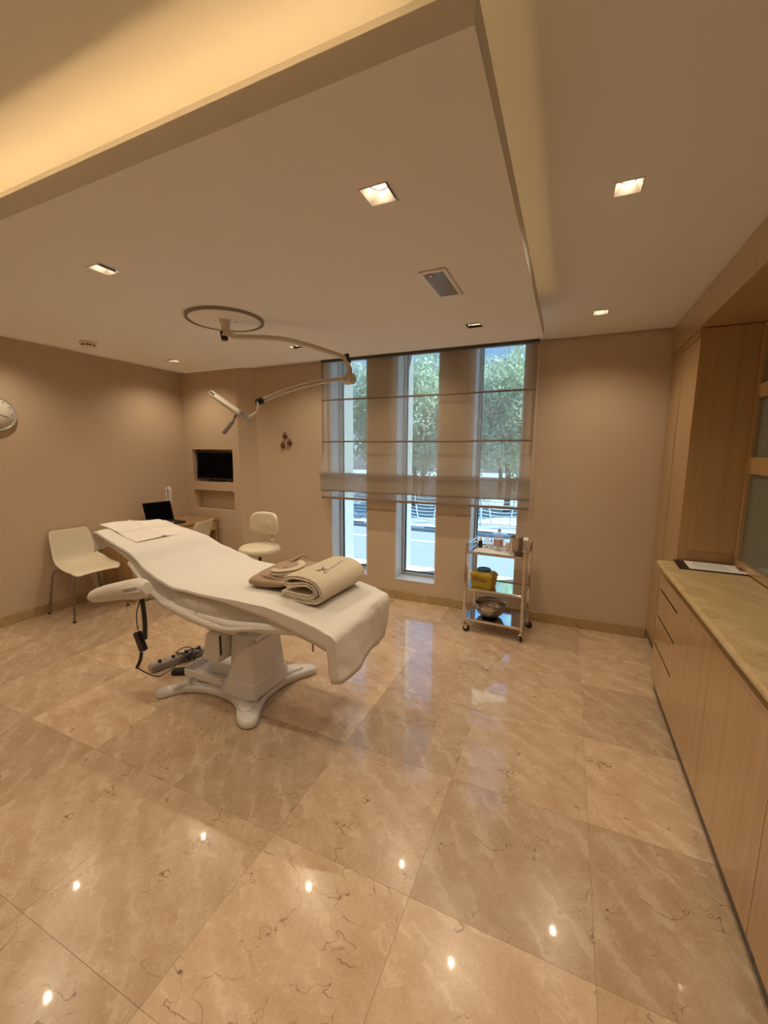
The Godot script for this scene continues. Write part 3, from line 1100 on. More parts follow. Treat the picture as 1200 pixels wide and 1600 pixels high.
func build_bed():
	var o := Vector3(-1.96, 0, -2.0)
	var t := thing("treatment_bed", "white reclining treatment bed in terry cover on a sculpted pedestal", "bed", o)
	# four-footed base plate with waisted sides
	var outline := []
	for p in [[-2.365, -1.675], [-2.34, -1.645], [-2.295, -1.648], [-2.225, -1.745], [-2.11, -1.80], [-1.97, -1.815], [-1.86, -1.80], [-1.77, -1.755], [-1.69, -1.675], [-1.632, -1.643], [-1.58, -1.652], [-1.557, -1.70], [-1.605, -1.79], [-1.66, -1.90], [-1.672, -2.0], [-1.66, -2.11], [-1.62, -2.22], [-1.565, -2.31], [-1.575, -2.352], [-1.63, -2.365], [-1.69, -2.335], [-1.80, -2.24], [-1.96, -2.20], [-2.12, -2.24], [-2.25, -2.345], [-2.33, -2.36], [-2.365, -2.315], [-2.29, -2.20], [-2.255, -2.0], [-2.29, -1.82], [-2.365, -1.675]]:
		outline.append(Vector2(p[0] - o.x, p[1] - o.z))
	var rim := curve(outline, 4)
	rim.remove_at(rim.size() - 1)
	var flat := Transform3D(Basis(Vector3(1, 0, 0), Vector3(0, 0, 1), Vector3(0, 1, 0)), Vector3.ZERO)
	var b := B()
	b.stack(rim, [[0.005, 0.006], [0.018, 0.0], [0.034, 0.001], [0.044, 0.005], [0.050, 0.013]], flat)
	part("foot_plate", b, M.bed_white, t)
	var tier := []
	for p in rim: tier.append(p * lerpf(0.97, 0.83, clampf((p.length() - 0.2) / 0.3, 0.0, 1.0)))
	b = B()
	b.stack(tier, [[0.048, 0.008], [0.060, 0.010], [0.067, 0.014], [0.070, 0.022]], flat)
	part("foot_cover", b, M.bed_white, t)
	var tier2 := []
	for p in rim: tier2.append(p * lerpf(0.96, 0.64, clampf((p.length() - 0.2) / 0.3, 0.0, 1.0)))
	b = B()
	b.stack(tier2, [[0.068, 0.012], [0.084, 0.016], [0.092, 0.022], [0.095, 0.03]], flat)
	part("foot_cover", b, M.bed_white, t)
	for l in [[0.36, 0.325], [-0.36, 0.325], [-0.36, -0.335], [0.35, -0.335]]:
		b = B()
		b.lathe([[0.022, 0.0], [0.024, 0.003], [0.022, 0.007]], 12, Transform3D(Basis(), Vector3(l[0] * 0.95, 0, l[1] * 0.95)))
		part("rubber_pad", b, M.black_rubber, t)
	# pedestal housing: stepped, tapered shells
	var shell := func(levels, rad) -> Builder:
		var bb := B()
		var rings := []
		for l in levels:        # y, x0, x1, z0, z1
			var ring := PackedVector3Array()
			for c in [[l[2], l[4], 0], [l[1], l[4], 1], [l[1], l[3], 2], [l[2], l[3], 3]]:
				for q in 4:
					var a: float = PI / 2 * (c[2] + q / 3.0)
					var sx: float = 1.0 if c[2] in [0, 3] else -1.0
					var sz: float = 1.0 if c[2] in [0, 1] else -1.0
					ring.append(Vector3(c[0] - sx * rad + cos(a) * rad, l[0], c[1] - sz * rad + sin(a) * rad) - Vector3(o.x, 0, o.z))
			rings.append(ring)
		bb.loft(rings, false)
		return bb
	part("pedestal_lower", shell.call([[0.08, -1.935, -1.648, -2.14, -1.782], [0.165, -1.90, -1.655, -2.13, -1.79], [0.175, -1.893, -1.662, -2.12, -1.797]], 0.035), M.bed_white, t)
	part("pedestal_middle", shell.call([[0.175, -1.886, -1.664, -2.12, -1.80], [0.24, -1.862, -1.668, -2.115, -1.803], [0.248, -1.855, -1.674, -2.11, -1.808]], 0.03), M.bed_white, t)
	part("pedestal_upper", shell.call([[0.248, -1.852, -1.677, -2.11, -1.81], [0.325, -1.815, -1.683, -2.105, -1.815], [0.375, -1.765, -1.687, -2.10, -1.818], [0.405, -1.725, -1.69, -2.10, -1.822]], 0.012), M.bed_white, t)
	part("pedestal_inner", shell.call([[0.09, -1.925, -1.72, -2.09, -1.865], [0.33, -1.91, -1.70, -2.09, -1.868], [0.44, -1.90, -1.70, -2.085, -1.87]], 0.02), M.bed_white, t)
	part("lift_head", shell.call([[0.268, -2.055, -1.925, -2.11, -1.785], [0.295, -2.066, -1.918, -2.12, -1.778], [0.30, -2.058, -1.915, -2.12, -1.782], [0.44, -2.03, -1.91, -2.11, -1.785], [0.456, -2.015, -1.912, -2.10, -1.80]], 0.018), M.bed_white, t)
	b = B()
	b.box(Vector3(-1.911, 0.385, -1.795) - o, Vector3(0.004, 0.13, 0.012))
	part("seam", b, M.gasket, t)
	b = B()
	b.box(Vector3(-2.10, 0.095, -1.95) - o, Vector3(0.34, 0.02, 0.27), 0.006)
	b.box(Vector3(-2.10, 0.12, -1.815) - o, Vector3(0.33, 0.05, 0.02), 0.006)
	b.box(Vector3(-2.265, 0.125, -1.95) - o, Vector3(0.02, 0.06, 0.25), 0.006)
	b.box(Vector3(-2.04, 0.135, -1.92) - o, Vector3(0.22, 0.06, 0.06), 0.015)
	part("motor_tray", b, M.bed_white, t)
	b = B()
	b.box(Vector3(-1.93, 0.53, -1.955) - o, Vector3(0.235, 0.146, 0.30), 0.01)
	part("mount_block", b, M.bed_white, t)
	# mattress in a terry cover, lofted along the length
	b = B()
	var rings := []
	var N := 110
	for i in N + 1:
		var x: float = lerp(-2.85, -1.0, float(i) / N)
		var y1: float = bed_top(x) - 0.008
		var y0: float = lookup(BOT, x)
		var end: float = minf(i, N - i) / 3.0
		var shrink: float = 0.0 if end >= 1.0 else (1.0 - end) * (1.0 - end)
		var ring := PackedVector3Array()
		var zm := (near_z(x) + far_z(x)) / 2.0
		var hz := (near_z(x) - far_z(x)) / 2.0 - shrink * 0.05
		var ym := (y0 + y1) / 2.0
		var hy := (y1 - y0) / 2.0 * (1.0 - 0.75 * shrink)
		for k in 44:
			var a := TAU * k / 44.0
			var ca := cos(a)
			var sa := sin(a)
			var px: float = signf(ca) * pow(absf(ca), 0.16)
			var py: float = signf(sa) * pow(absf(sa), 0.40)
			var p := Vector3(x, ym + py * hy, zm + px * hz)
			if px > 0.75:
				var gather: float = smoothstep(-2.16, -2.10, x) * (1.0 - smoothstep(-1.75, -1.5, x))
				p.z += gather * 0.006 * sin(x * 150.0 + 1.4 * sin(x * 31.0)) * (1.0 - py * py)
				p.z -= 0.022 * exp(-pow((x + 2.12) / 0.016, 2.0)) * (0.4 + 0.6 * (1.0 - absf(py)))
				p.z += 0.010 * sin(x * 9.0) * (1.0 - absf(py))
			ring.append(p - o)
		rings.append(ring)
	b.loft(rings, true)
	part("mattress", b, M.terry, t)
	# rolled hem of the lower cover along both sides
	for side in 2:
		var pts := []
		var rad := []
		for i in 41:
			var x: float = lerp(-2.52, -1.30, i / 40.0)
			pts.append(Vector3(x, lookup(BOT, x) + 0.018 + 0.012 * sin(x * 8.0), near_z(x) + 0.004 if side == 0 else far_z(x) - 0.004) - o)
			rad.append((0.019 + 0.006 * sin(x * 6.0 + 1.0)) * (1.0 - 0.8 * smoothstep(-1.6, -1.3, x)))
		b = B()
		b.tube(pts, rad, 10)
		part("cover_hem", b, M.terry, t)
	# smooth under-cover skirt below the cover, foot half
	b = B()
	rings = []
	for i in 31:
		var x: float = lerp(-2.2, -1.03, i / 30.0)
		var y0: float = lookup(BOT, x) - 0.004
		var ring := PackedVector3Array()
		for p in [[y0 + 0.065, ZN + 0.009], [y0 + 0.01, ZN + 0.005], [y0, ZN - 0.03], [y0, ZR + 0.03], [y0 + 0.01, ZR - 0.005], [y0 + 0.065, ZR - 0.009]]:
			ring.append(Vector3(x, p[0], p[1]) - o)
		rings.append(ring)
	b.loft(rings, true)
	part("under_cover", b, M.bed_white, t)
	# arm rest in a terry sleeve
	b = B()
	var A := on_z(139, 934, -1.53)
	var E := on_z(231, 919, -1.53)
	var pts2 := []
	var rad2 := []
	for i in 15:
		var s := i / 14.0
		pts2.append(A.lerp(E, s) - o + Vector3(0, 0.012 * sin(s * PI), 0))
		rad2.append([0.012, 0.030, 0.037, 0.041, 0.043, 0.045, 0.046, 0.047, 0.048, 0.050, 0.052, 0.054, 0.055, 0.050, 0.03][i])
	b.tube(pts2, rad2, 14, true, 1.15)
	var arm := part("arm_rest", b, M.terry, t)
	b = B()
	for q in [-0.013, 0.016]:
		b.tube([A.lerp(E, 0.74) + Vector3(0, q + 0.01, 0.056) - o, A.lerp(E, 0.86) + Vector3(0, q + 0.012, 0.062) - o, A.lerp(E, 0.98) + Vector3(0, q + 0.01, 0.05) - o], 0.007, 6)
	part("sleeve_fold", b, M.terry, arm)
	b = B()
	b.tube([on_z(228, 938, -1.60) - o, on_z(240, 935, -1.66) - o, on_z(258, 928, -1.78) - o], 0.007, 8)
	part("arm_bracket", b, M.dull_metal, t)
	b = B()
	b.tube([on_z(489, 985, -1.9) - o, on_z(489, 1018, -1.9) - o], 0.006, 8)
	part("foot_rod", b, M.dull_metal, t)

func build_bed_things():
	var nz := FastNoiseLite.new()
	nz.seed = 5
	nz.frequency = 1.6
	# paper cover over the whole bed, draped off both ends and hanging lower at the foot
	var grid := []
	var prof := []            # x, head flap share, foot drape share
	for i in range(9, 0, -1): prof.append([-2.87, i / 9.0, 0.0])
	for i in 60: prof.append([lerp(-2.87, -1.03, i / 59.0), 0.0, 0.0])
	for i in range(1, 15): prof.append([-1.03, 0.0, i / 14.0])
	var NV := 34
	var SIDE := 4
	for i in prof.size():
		var row := PackedVector3Array()
		var flap: float = prof[i][1]
		var foot: float = prof[i][2]
		for j in range(-SIDE, NV + 1 + SIDE):
			var x: float = prof[i][0]
			var s := clampf(float(j) / NV, 0.0, 1.0)
			if j == 1: s = 0.006
			elif j == NV - 1: s = 0.994
			var z: float = lerp(near_z(x) + 0.012, far_z(x) - 0.014, s)
			var e := absf(s - 0.5) * 2.0
			var y := bed_top(x) + 0.004 - 0.004 * smoothstep(0.85, 1.0, e)
			var x0 := x
			if flap > 0.0:          # flap hanging over the head end
				var ang := minf(flap * 3.0, 1.0) * PI / 2
				x -= 0.022 * sin(ang) + 0.018 * flap * sin(s * 5.0 + 0.6)
				y -= 0.022 * (1.0 - cos(ang)) + maxf(0.0, flap - 0.333) * lerpf(0.185, 0.07, s)
			elif foot > 0.0:        # long drape over the foot end
				var depth := lerpf(0.195, 0.245, s) + 0.010 * sin(s * 9.0)
				var ang := minf(foot * 2.2, 1.0) * PI / 2
				var r := 0.05
				x += r * sin(ang) + 0.035 * foot * foot * sin(s * 4.0 + 0.8) + 0.012 * nz.get_noise_2d(s * 2.0, foot * 1.5)
				y -= r * (1.0 - cos(ang)) + maxf(0.0, foot - 0.4545) / 0.5455 * depth
			else:
				y += nz.get_noise_2d(x * 1.1, z * 1.4) * 0.006
				if s > 0.8 and x > -2.45 and x < -2.0: y += 0.018 * sin((x + 2.45) / 0.45 * PI) * (s - 0.8) / 0.2
				z += 0.006 * nz.get_noise_1d(x * 3.0) if e > 0.95 else 0.0
			var side := 0.0
			if j < 0: side = [0.06, 0.4, 0.7, 1.0][-j - 1]
			elif j > NV: side = [0.06, 0.4, 0.7, 1.0][j - NV - 1]
			if side > 0.0:
				var out := 1.0 if j < 0 else -1.0
				var hang := (0.016 + 0.075 * smoothstep(-1.85, -1.12, x0)) * (1.0 - flap) * (1.0 - foot * 0.6)
				z += out * 0.003 * sin(side * PI / 2)
				y -= hang * side * (1.0 - minf(foot * 2.0, 1.0) * 0.7)
				x -= 0.05 * side * minf(foot * 2.5, 1.0)
			row.append(Vector3(x, y, z))
		grid.append(row)
	var b := B()
	b.sheet(grid, 0.0012)
	var pc := part("paper_cover", b, M.paper)
	tag(pc, "long white paper sheet draped over the treatment bed", "paper sheet")
	# square paper with a cross of fold lines at the head
	grid = []
	for i in 65:
		var u := i / 64.0
		var row := PackedVector3Array()
		for j in 65:
			var v := j / 64.0
			var x: float = lerp(-2.975, -2.59, u) + 0.07 * v * (1.0 - u)
			var z: float = lerp(-1.775, -2.18, v)
			var y := bed_top(x) + 0.011
			var crease := maxf(exp(-absf(u - 0.5) / 0.03), exp(-absf(v - 0.5) / 0.03))
			y += 0.010 * crease + 0.006 * sin(u * PI) * sin(v * PI) - 0.003
			y += 0.006 * pow(absf(u - 0.5) * 2.0, 4.0) * sin(v * 5.0) + nz.get_noise_2d(x * 3.0, z * 3.0) * 0.004
			row.append(Vector3(x, y, z))
		grid.append(row)
	b = B()
	b.sheet(grid, 0.001)
	tag(part("head_paper", b, M.head_paper), "square white paper napkin with cross fold lines at the bed's head", "paper sheet")
	# rolled cream towel
	var base := bed_top(-1.28) + 0.008
	var tw := thing("rolled_towel", "rolled cream terry towel with a dark embroidered emblem on the bed's foot", "towel", Vector3(-1.275, base, -2.01), -0.03)
	var path := []
	for p in [[-0.145, 0.016], [-0.10, 0.012], [-0.04, 0.012], [0.03, 0.010], [0.09, 0.016], [0.128, 0.05], [0.118, 0.095], [0.075, 0.128], [0.01, 0.14], [-0.06, 0.137], [-0.105, 0.122], [-0.115, 0.10], [-0.085, 0.085], [-0.03, 0.095], [0.03, 0.105], [0.075, 0.09], [0.088, 0.06], [0.065, 0.04], [0.02, 0.034], [-0.03, 0.036], [-0.08, 0.04], [-0.135, 0.042]]:
		path.append(Vector2(p[0], p[1]))
	path = curve(path, 5)
	var left := []
	var right := []
	for i in path.size():
		var d: Vector2 = (path[min(i + 1, path.size() - 1)] - path[max(i - 1, 0)]).normalized()
		var nn := Vector2(-d.y, d.x)
		var th := 0.0150
		if i < 3 or i > path.size() - 4: th = 0.009
		left.append(path[i] + nn * th)
		right.append(path[i] - nn * th * 0.92)
	# body as a lofted band, ends rounded
	var rings := []
	for q in [[-0.235, 0.55], [-0.231, 0.85], [-0.222, 1.0], [0.222, 1.0], [0.231, 0.85], [0.235, 0.55]]:
		var ring := PackedVector3Array()
		for i in path.size():
			var p: Vector2 = path[i].lerp(left[i], q[1])
			ring.append(Vector3(p.x, p.y, q[0]))
		for i in range(path.size() - 1, -1, -1):
			var p: Vector2 = path[i].lerp(right[i], q[1])
			ring.append(Vector3(p.x, p.y, q[0] + 0.002 * sin(i * 1.3)))
		rings.append(ring)
	b = B()
	b.loft(rings, true, false)
	# end faces as strips between the two sides of the band
	var n := path.size()
	var tt := PackedVector3Array()
	for e in [0, rings.size() - 1]:
		var R = rings[e]
		for i in n - 1:
			var a: Vector3 = R[i]
			var c: Vector3 = R[i + 1]
			var d: Vector3 = R[2 * n - 2 - i]
			var g: Vector3 = R[2 * n - 1 - i]
			if e == 0: tt.append_array([a, c, d, a, d, g])
			else: tt.append_array([a, d, c, a, g, d])
	b.put(tt, false, true)
	part("cloth", b, M.terry_cream, tw)
	# emblem and lettering sewn on top
	var em := B()
	var stroke := func(pts: Array, r: float):
		var out := []
		for p in pts:     # p.x along the roll (0..1 towards the window), p.y up the curve
			var x: float = 0.055 + p.y
			var yy := 0.1562 - pow(maxf(0.0, x - 0.0) / 0.128, 2.6) * 0.055
			out.append(Vector3(x, yy + 0.0006, 0.125 - p.x * 0.26))
		em.tube(out, r, 5)
	stroke.call([Vector2(0.02, -0.030), Vector2(0.12, -0.018), Vector2(0.2, -0.022), Vector2(0.33, -0.042)], 0.0022)
	stroke.call([Vector2(0.2, -0.022), Vector2(0.17, -0.004)], 0.0022)
	stroke.call([Vector2(0.17, -0.004), Vector2(0.11, 0.004)], 0.0016)
	stroke.call([Vector2(0.2, -0.012), Vector2(0.28, -0.004)], 0.0016)
	for k in 9:
		var s := k / 8.0
		var z0 := 0.06 + s * 0.9
		var w := 0.035
		var u := 0.020 - s * 0.030
		if k % 3 == 0:
			stroke.call([Vector2(z0, u), Vector2(z0 + w / 2, u - 0.012), Vector2(z0 + w, u)], 0.0012)
		elif k % 3 == 1:
			stroke.call([Vector2(z0, u - 0.012), Vector2(z0, u), Vector2(z0 + w, u)], 0.0012)
		else:
			stroke.call([Vector2(z0 + w, u - 0.012), Vector2(z0, u - 0.010), Vector2(z0, u), Vector2(z0 + w, u)], 0.0012)
	part("embroidery", em, M.thread_dark, tw)
	# folded brown robe
	var rb := thing("folded_robe", "folded brown robe with a rounded collar fold lying on the bed", "robe", Vector3(-1.58, bed_top(-1.58) + 0.006, -2.05), 0.12)
	b = B()
	rings = []
	for i in 25:
		var a := PI * i / 24.0
		var z := cos(a) * 0.245
		var ring := PackedVector3Array()
		var sc := pow(sin(a), 0.35) if i > 0 and i < 24 else 0.02
		for k in 28:
			var q := TAU * k / 28.0
			var cx: float = signf(cos(q)) * pow(absf(cos(q)), 0.6)
			var cy: float = signf(sin(q)) * pow(absf(sin(q)), 0.8)
			var taper := 1.0 - 0.25 * (cx * 0.5 + 0.5)
			ring.append(Vector3(cx * 0.145 * (0.5 + 0.5 * sc), 0.036 + cy * 0.034 * taper * sc + 0.003 * sin(z * 22.0 + cx * 3.0), z))
		rings.append(ring)
	b.loft(rings, true)
	part("body_fold", b, M.robe_brown, rb)
	b = B()
	b.tube(curve([Vector3(0.10, 0.050, 0.19), Vector3(-0.02, 0.064, 0.185), Vector3(-0.105, 0.052, 0.14), Vector3(-0.118, 0.052, 0.02), Vector3(-0.10, 0.058, -0.12), Vector3(-0.03, 0.068, -0.20)], 5), 0.019, 10, true, 0.6)
	part("collar", b, M.robe_brown, rb)
	b = B()
	b.tube(curve([Vector3(-0.06, 0.068, -0.14), Vector3(-0.03, 0.085, -0.19), Vector3(0.0, 0.10, -0.215), Vector3(0.02, 0.085, -0.225)], 4), 0.014, 8, true, 0.5)
	part("tie", b, M.robe_brown, rb)
	# small cream slippers or band, folded on the robe
	var sl := thing("folded_headband", "small folded cream cloth band lying on the brown robe", "headband", Vector3(-1.505, bed_top(-1.50) + 0.082, -1.97), 0.25)
	for q in [[0.0, 0.0, 1.0], [0.012, 0.017, 0.92]]:
		b = B()
		b.tube(curve([Vector3(-0.075, 0.008 + q[1], 0.06), Vector3(-0.02, 0.012 + q[1], 0.085), Vector3(0.045, 0.012 + q[1], 0.03), Vector3(0.06, 0.014 + q[1], -0.06), Vector3(0.02, 0.016 + q[1], -0.125)], 5), 0.026 * q[2], 10, true, 0.36)
		part("fold", b, M.terry_cream, sl)
	b = B()
	b.tube([Vector3(-0.012, 0.0415, 0.058), Vector3(0.004, 0.0425, 0.040), Vector3(0.004, 0.0425, 0.052)], 0.0014, 5)
	part("embroidery", b, M.thread_dark, sl)
	# hand control hanging from the arm rest
	var zc := -1.555
	var P := func(x, y): return on_z(x, y, zc)
	var hc := thing("hand_control", "black hand control hanging by its cable from the arm rest", "remote control", P.call(215, 995))
	var o2: Vector3 = hc.position
	b = B()
	var d1: Vector3 = (P.call(229, 1018) - P.call(217, 985)).normalized()
	var side := d1.cross(Vector3(0, 0, 1)).normalized()
	var x := Transform3D(Basis(side, -d1, side.cross(-d1)), P.call(219.5, 1002) - o2)
	b.box(Vector3.ZERO, Vector3(0.055, 0.125, 0.03), 0.006, x)
	part("body", b, M.black_plastic, hc)
	b = B()
	b.tube(curve([P.call(221, 932) - o2, P.call(224, 950) - o2, P.call(226.5, 975) - o2, P.call(226.5, 998) - o2], 4), 0.013, 8)
	part("coiled_cable", b, M.black_rubber, hc)
	b = B()
	b.tube(curve([P.call(220, 935) - o2, P.call(214, 955) - o2, P.call(213.5, 970) - o2, P.call(216, 985) - o2], 4), 0.0035, 6)
	part("loop_cable", b, M.black_rubber, hc)
	b = B()
	b.tube(curve([P.call(221, 1020) - o2, P.call(219, 1032) - o2, P.call(214, 1043) - o2], 4), 0.010, 8)
	b.tube(curve([P.call(214, 1043) - o2, on_z(230, 1052, -1.62) - o2, on_z(246, 1057, -1.75) - o2, on_y(258, 1052, 0.02) - o2, on_y(275, 1040, 0.03) - o2], 5), 0.004, 6)
	part("lower_cable", b, M.black_rubber, hc)
	b = B()
	b.lathe([[0.004, -0.012], [0.015, -0.01], [0.015, 0.01], [0.004, 0.012]], 10, Transform3D(Basis(), P.call(222, 933) - o2))
	part("hanger", b, M.black_plastic, hc)
	# power strip and its tangle
	var p0 := on_y(246, 1036, 0.05)
	var p1 := on_y(309, 1014, 0.05)
	var ps := thing("power_strip", "grey extension socket strip on the floor beside the bed pedestal", "power strip", Vector3((p0.x + p1.x) / 2, 0, (p0.z + p1.z) / 2), atan2(-(p1.z - p0.z), p1.x - p0.x))
	part("case", bx(Vector3(0, 0.025, 0), Vector3(0.40, 0.05, 0.07), 0.006), M.grey_plastic, ps)
	for k in 4:
		part("socket", bx(Vector3(-0.145 + k * 0.095, 0.0525, 0), Vector3(0.07, 0.005, 0.055), 0.001), M.silver_plastic, ps)
		var plug := B()
		plug.box(Vector3(-0.145 + k * 0.095 + 0.012, 0.064, 0.008), Vector3(0.022, 0.02, 0.022), 0.004)
		part("plug", plug, M.black_rubber, ps)
	var q0 := on_y(295, 1030, 0.0)
	var tg := thing("cable_tangle", "tangle of black power cables on the floor by the socket strip", "cables", q0)
	for k in 7:
		var pts := []
		for i in 9:
			var a := TAU * i / 8.0 + k * 1.1
			pts.append(Vector3(cos(a) * (0.06 + 0.02 * sin(k * 2.0 + i)) + 0.03 * sin(k * 1.7), 0.02 + 0.008 * k + 0.012 * sin(a * 2.0 + k), sin(a) * (0.045 + 0.015 * cos(k + i)) + 0.03 * cos(k * 2.3)))
		b = B()
		b.tube(curve(pts, 3), 0.004, 6)
		part("cable", b, M.black_rubber, tg)
	var ad := thing("power_adapter", "black power adapter block standing under the cable tangle", "adapter", on_y(281, 1053, 0.0), 0.5)
	part("case", bx(Vector3(0, 0.02, 0), Vector3(0.10, 0.04, 0.055), 0.006), M.black_plastic, ad)
	b = B()
	b.tube([Vector3(0.05, 0.02, 0), Vector3(0.08, 0.02, -0.02)], 0.004, 6)
	part("lead", b, M.black_rubber, ad)

# ---------------------------------------------------------------- ceiling lamp arm
func build_lamp_arm():
	var o := Vector3(-1.92, LO, -1.97)
	var t := thing("examination_lamp", "cream ceiling mounted examination lamp on two jointed arms", "lamp", o)
	var b := B()
	b.lathe([[0.001, 0.0], [0.205, 0.0], [0.205, -0.008], [0.20, -0.012], [0.001, -0.012]], 64)
	part("ceiling_plate", b, M.ceiling_paint, t)
	b = B()
	var rr := []
	for q in [[0.222, 0.0], [0.222, -0.014], [0.206, -0.014], [0.206, 0.0]]:
		var ring := PackedVector3Array()
		for k in 64:
			var a := TAU * k / 64
			ring.append(Vector3(cos(a) * q[0], q[1], sin(a) * q[0]))
		rr.append(ring)
	b.loft(rr, false, false, true, true)
	part("plate_rim", b, M.dull_metal, t)
	b = B()
	for k in 6:
		var a := TAU * k / 6 + 0.3
		b.lathe([[0.001, -0.012], [0.004, -0.012], [0.004, -0.015], [0.001, -0.015]], 8, Transform3D(Basis(), Vector3(cos(a) * 0.055, 0, sin(a) * 0.055)))
	part("screws", b, M.dull_metal, t)
	b = B()
	b.lathe([[0.032, -0.012], [0.034, -0.016], [0.026, -0.02], [0.025, -0.06], [0.028, -0.10], [0.001, -0.105]], 20)
	part("stem", b, M.arm_white, t)
	var piv := Vector3(0.0, -0.088, 0.0)
	var elbow := on_y(538, 557, 2.185) - o
	var hub := on_z(546, 592, elbow.z + o.z) - o
	b = B()
	var dir := (elbow - piv).normalized()
	b.tube(curve([piv + Vector3(0, 0.035, 0), piv + dir * 0.03 + Vector3(0, 0.008, 0), piv + dir * 0.07, piv.lerp(elbow, 0.5) + Vector3(0, 0.035, 0), elbow - dir * 0.03, elbow + dir * 0.012 + Vector3(0, -0.025, 0), Vector3(hub.x, hub.y + 0.06, hub.z)], 6), 0.0155, 12)
	part("upper_arm", b, M.arm_white, t)
	b = B()
	b.tube([piv - dir * 0.010 + Vector3(0, 0.012, 0), piv - dir * 0.010 + Vector3(0.003, -0.036, 0)], [0.024, 0.019], 14)
	part("black_cap", b, M.black_plastic, t)
	b = B()
	b.tube([elbow + dir * 0.012 + Vector3(0, 0.016, 0), elbow + dir * 0.03 + Vector3(0, -0.036, 0)], [0.017, 0.016], 12)
	part("black_cap", b, M.black_plastic, t)
	var tip := on_z(408, 626, -1.75) - o
	var d2 := (tip - hub).normalized()
	var hx := d2.cross(Vector3.UP).normalized()
	b = B()
	b.lathe([[0.001, -0.03], [0.032, -0.03], [0.035, -0.026], [0.035, 0.026], [0.032, 0.03], [0.001, 0.03]], 24, Transform3D(Basis(d2, hx, d2.cross(hx)), hub))
	part("hub", b, M.arm_white, t)
	b = B()
	b.tube([hub + Vector3(0, 0.03, 0), hub + Vector3(0, 0.07, 0)], 0.0175, 12)
	part("collar", b, M.arm_white, t)
	b = B()
	b.tube(curve([hub + d2 * 0.03, hub.lerp(tip, 0.3) + Vector3(0, 0.022, 0), hub.lerp(tip, 0.7) + Vector3(0, 0.022, 0), tip], 6), 0.013, 12)
	part("spring_arm", b, M.arm_white, t)
	b = B()
	b.tube([tip - d2 * 0.004, tip + d2 * 0.026 + Vector3(0, -0.004, 0)], [0.019, 0.017], 12)
	part("black_cap", b, M.black_plastic, t)
	var zz := tip.z + o.z + 0.02
	var y0 := on_z(404, 634, zz) - o
	var y1 := on_z(402, 642, zz) - o
	var y2 := on_z(396, 648, zz) - o
	var y3 := on_z(386, 653, zz) - o
	b = B()
	b.tube(curve([tip + d2 * 0.02, y0, y1, y2, y3], 5), 0.0075, 10)
	part("yoke", b, M.arm_white, t)
	# flat lamp head seen from its edge
	var h0 := on_z(384, 652, zz) - o
	var h1 := on_z(335.5, 618.5, zz + 0.02) - o
	var ax := (h1 - h0).normalized()
	var toward := (EYE - (o + h0)).normalized()
	var wide := (toward + Vector3(0, 0.05, 0)).normalized()
	wide = (wide - ax * wide.dot(ax)).normalized()
	var nrm := ax.cross(wide)
	var hl := (h1 - h0).length()
	b = B()
	b.box(Vector3.ZERO, Vector3(hl, 0.026, 0.13), 0.008, Transform3D(Basis(ax, nrm, wide), h0.lerp(h1, 0.5)))
	var head := part("lamp_head", b, M.white_plastic, t)
	b = B()
	b.box(Vector3(hl * 0.38, 0.0, 0.0655), Vector3(0.035, 0.008, 0.001), 0.0, Transform3D(Basis(ax, nrm, wide), h0.lerp(h1, 0.5)))
	part("name_print", b, M.ink, head)
	b = B()
	b.box(Vector3(-hl * 0.47, 0.0, 0), Vector3(0.022, 0.031, 0.134), 0.004, Transform3D(Basis(ax, nrm, wide), h0.lerp(h1, 0.5)))
	part("end_cap", b, M.silver_plastic, head)
	b = B()
	b.box(Vector3(0.02, 0.0142 * (1.0 if nrm.y < 0.0 else -1.0), 0), Vector3(hl * 0.7, 0.002, 0.10), 0.0, Transform3D(Basis(ax, nrm, wide), h0.lerp(h1, 0.5)))
	part("lens", b, M.prism, head)
	var g0 := on_z(369, 649, zz) - o
	var g1 := on_z(364, 658, zz) - o
	var g2 := on_z(349.5, 676, zz) - o
	b = B()
	b.tube([g0, g1], 0.007, 8)
	b.tube([g1, g1.lerp(g2, 0.08), g2], [0.009, 0.013, 0.0135], 10)
	part("grip", b, M.grey_plastic, t)

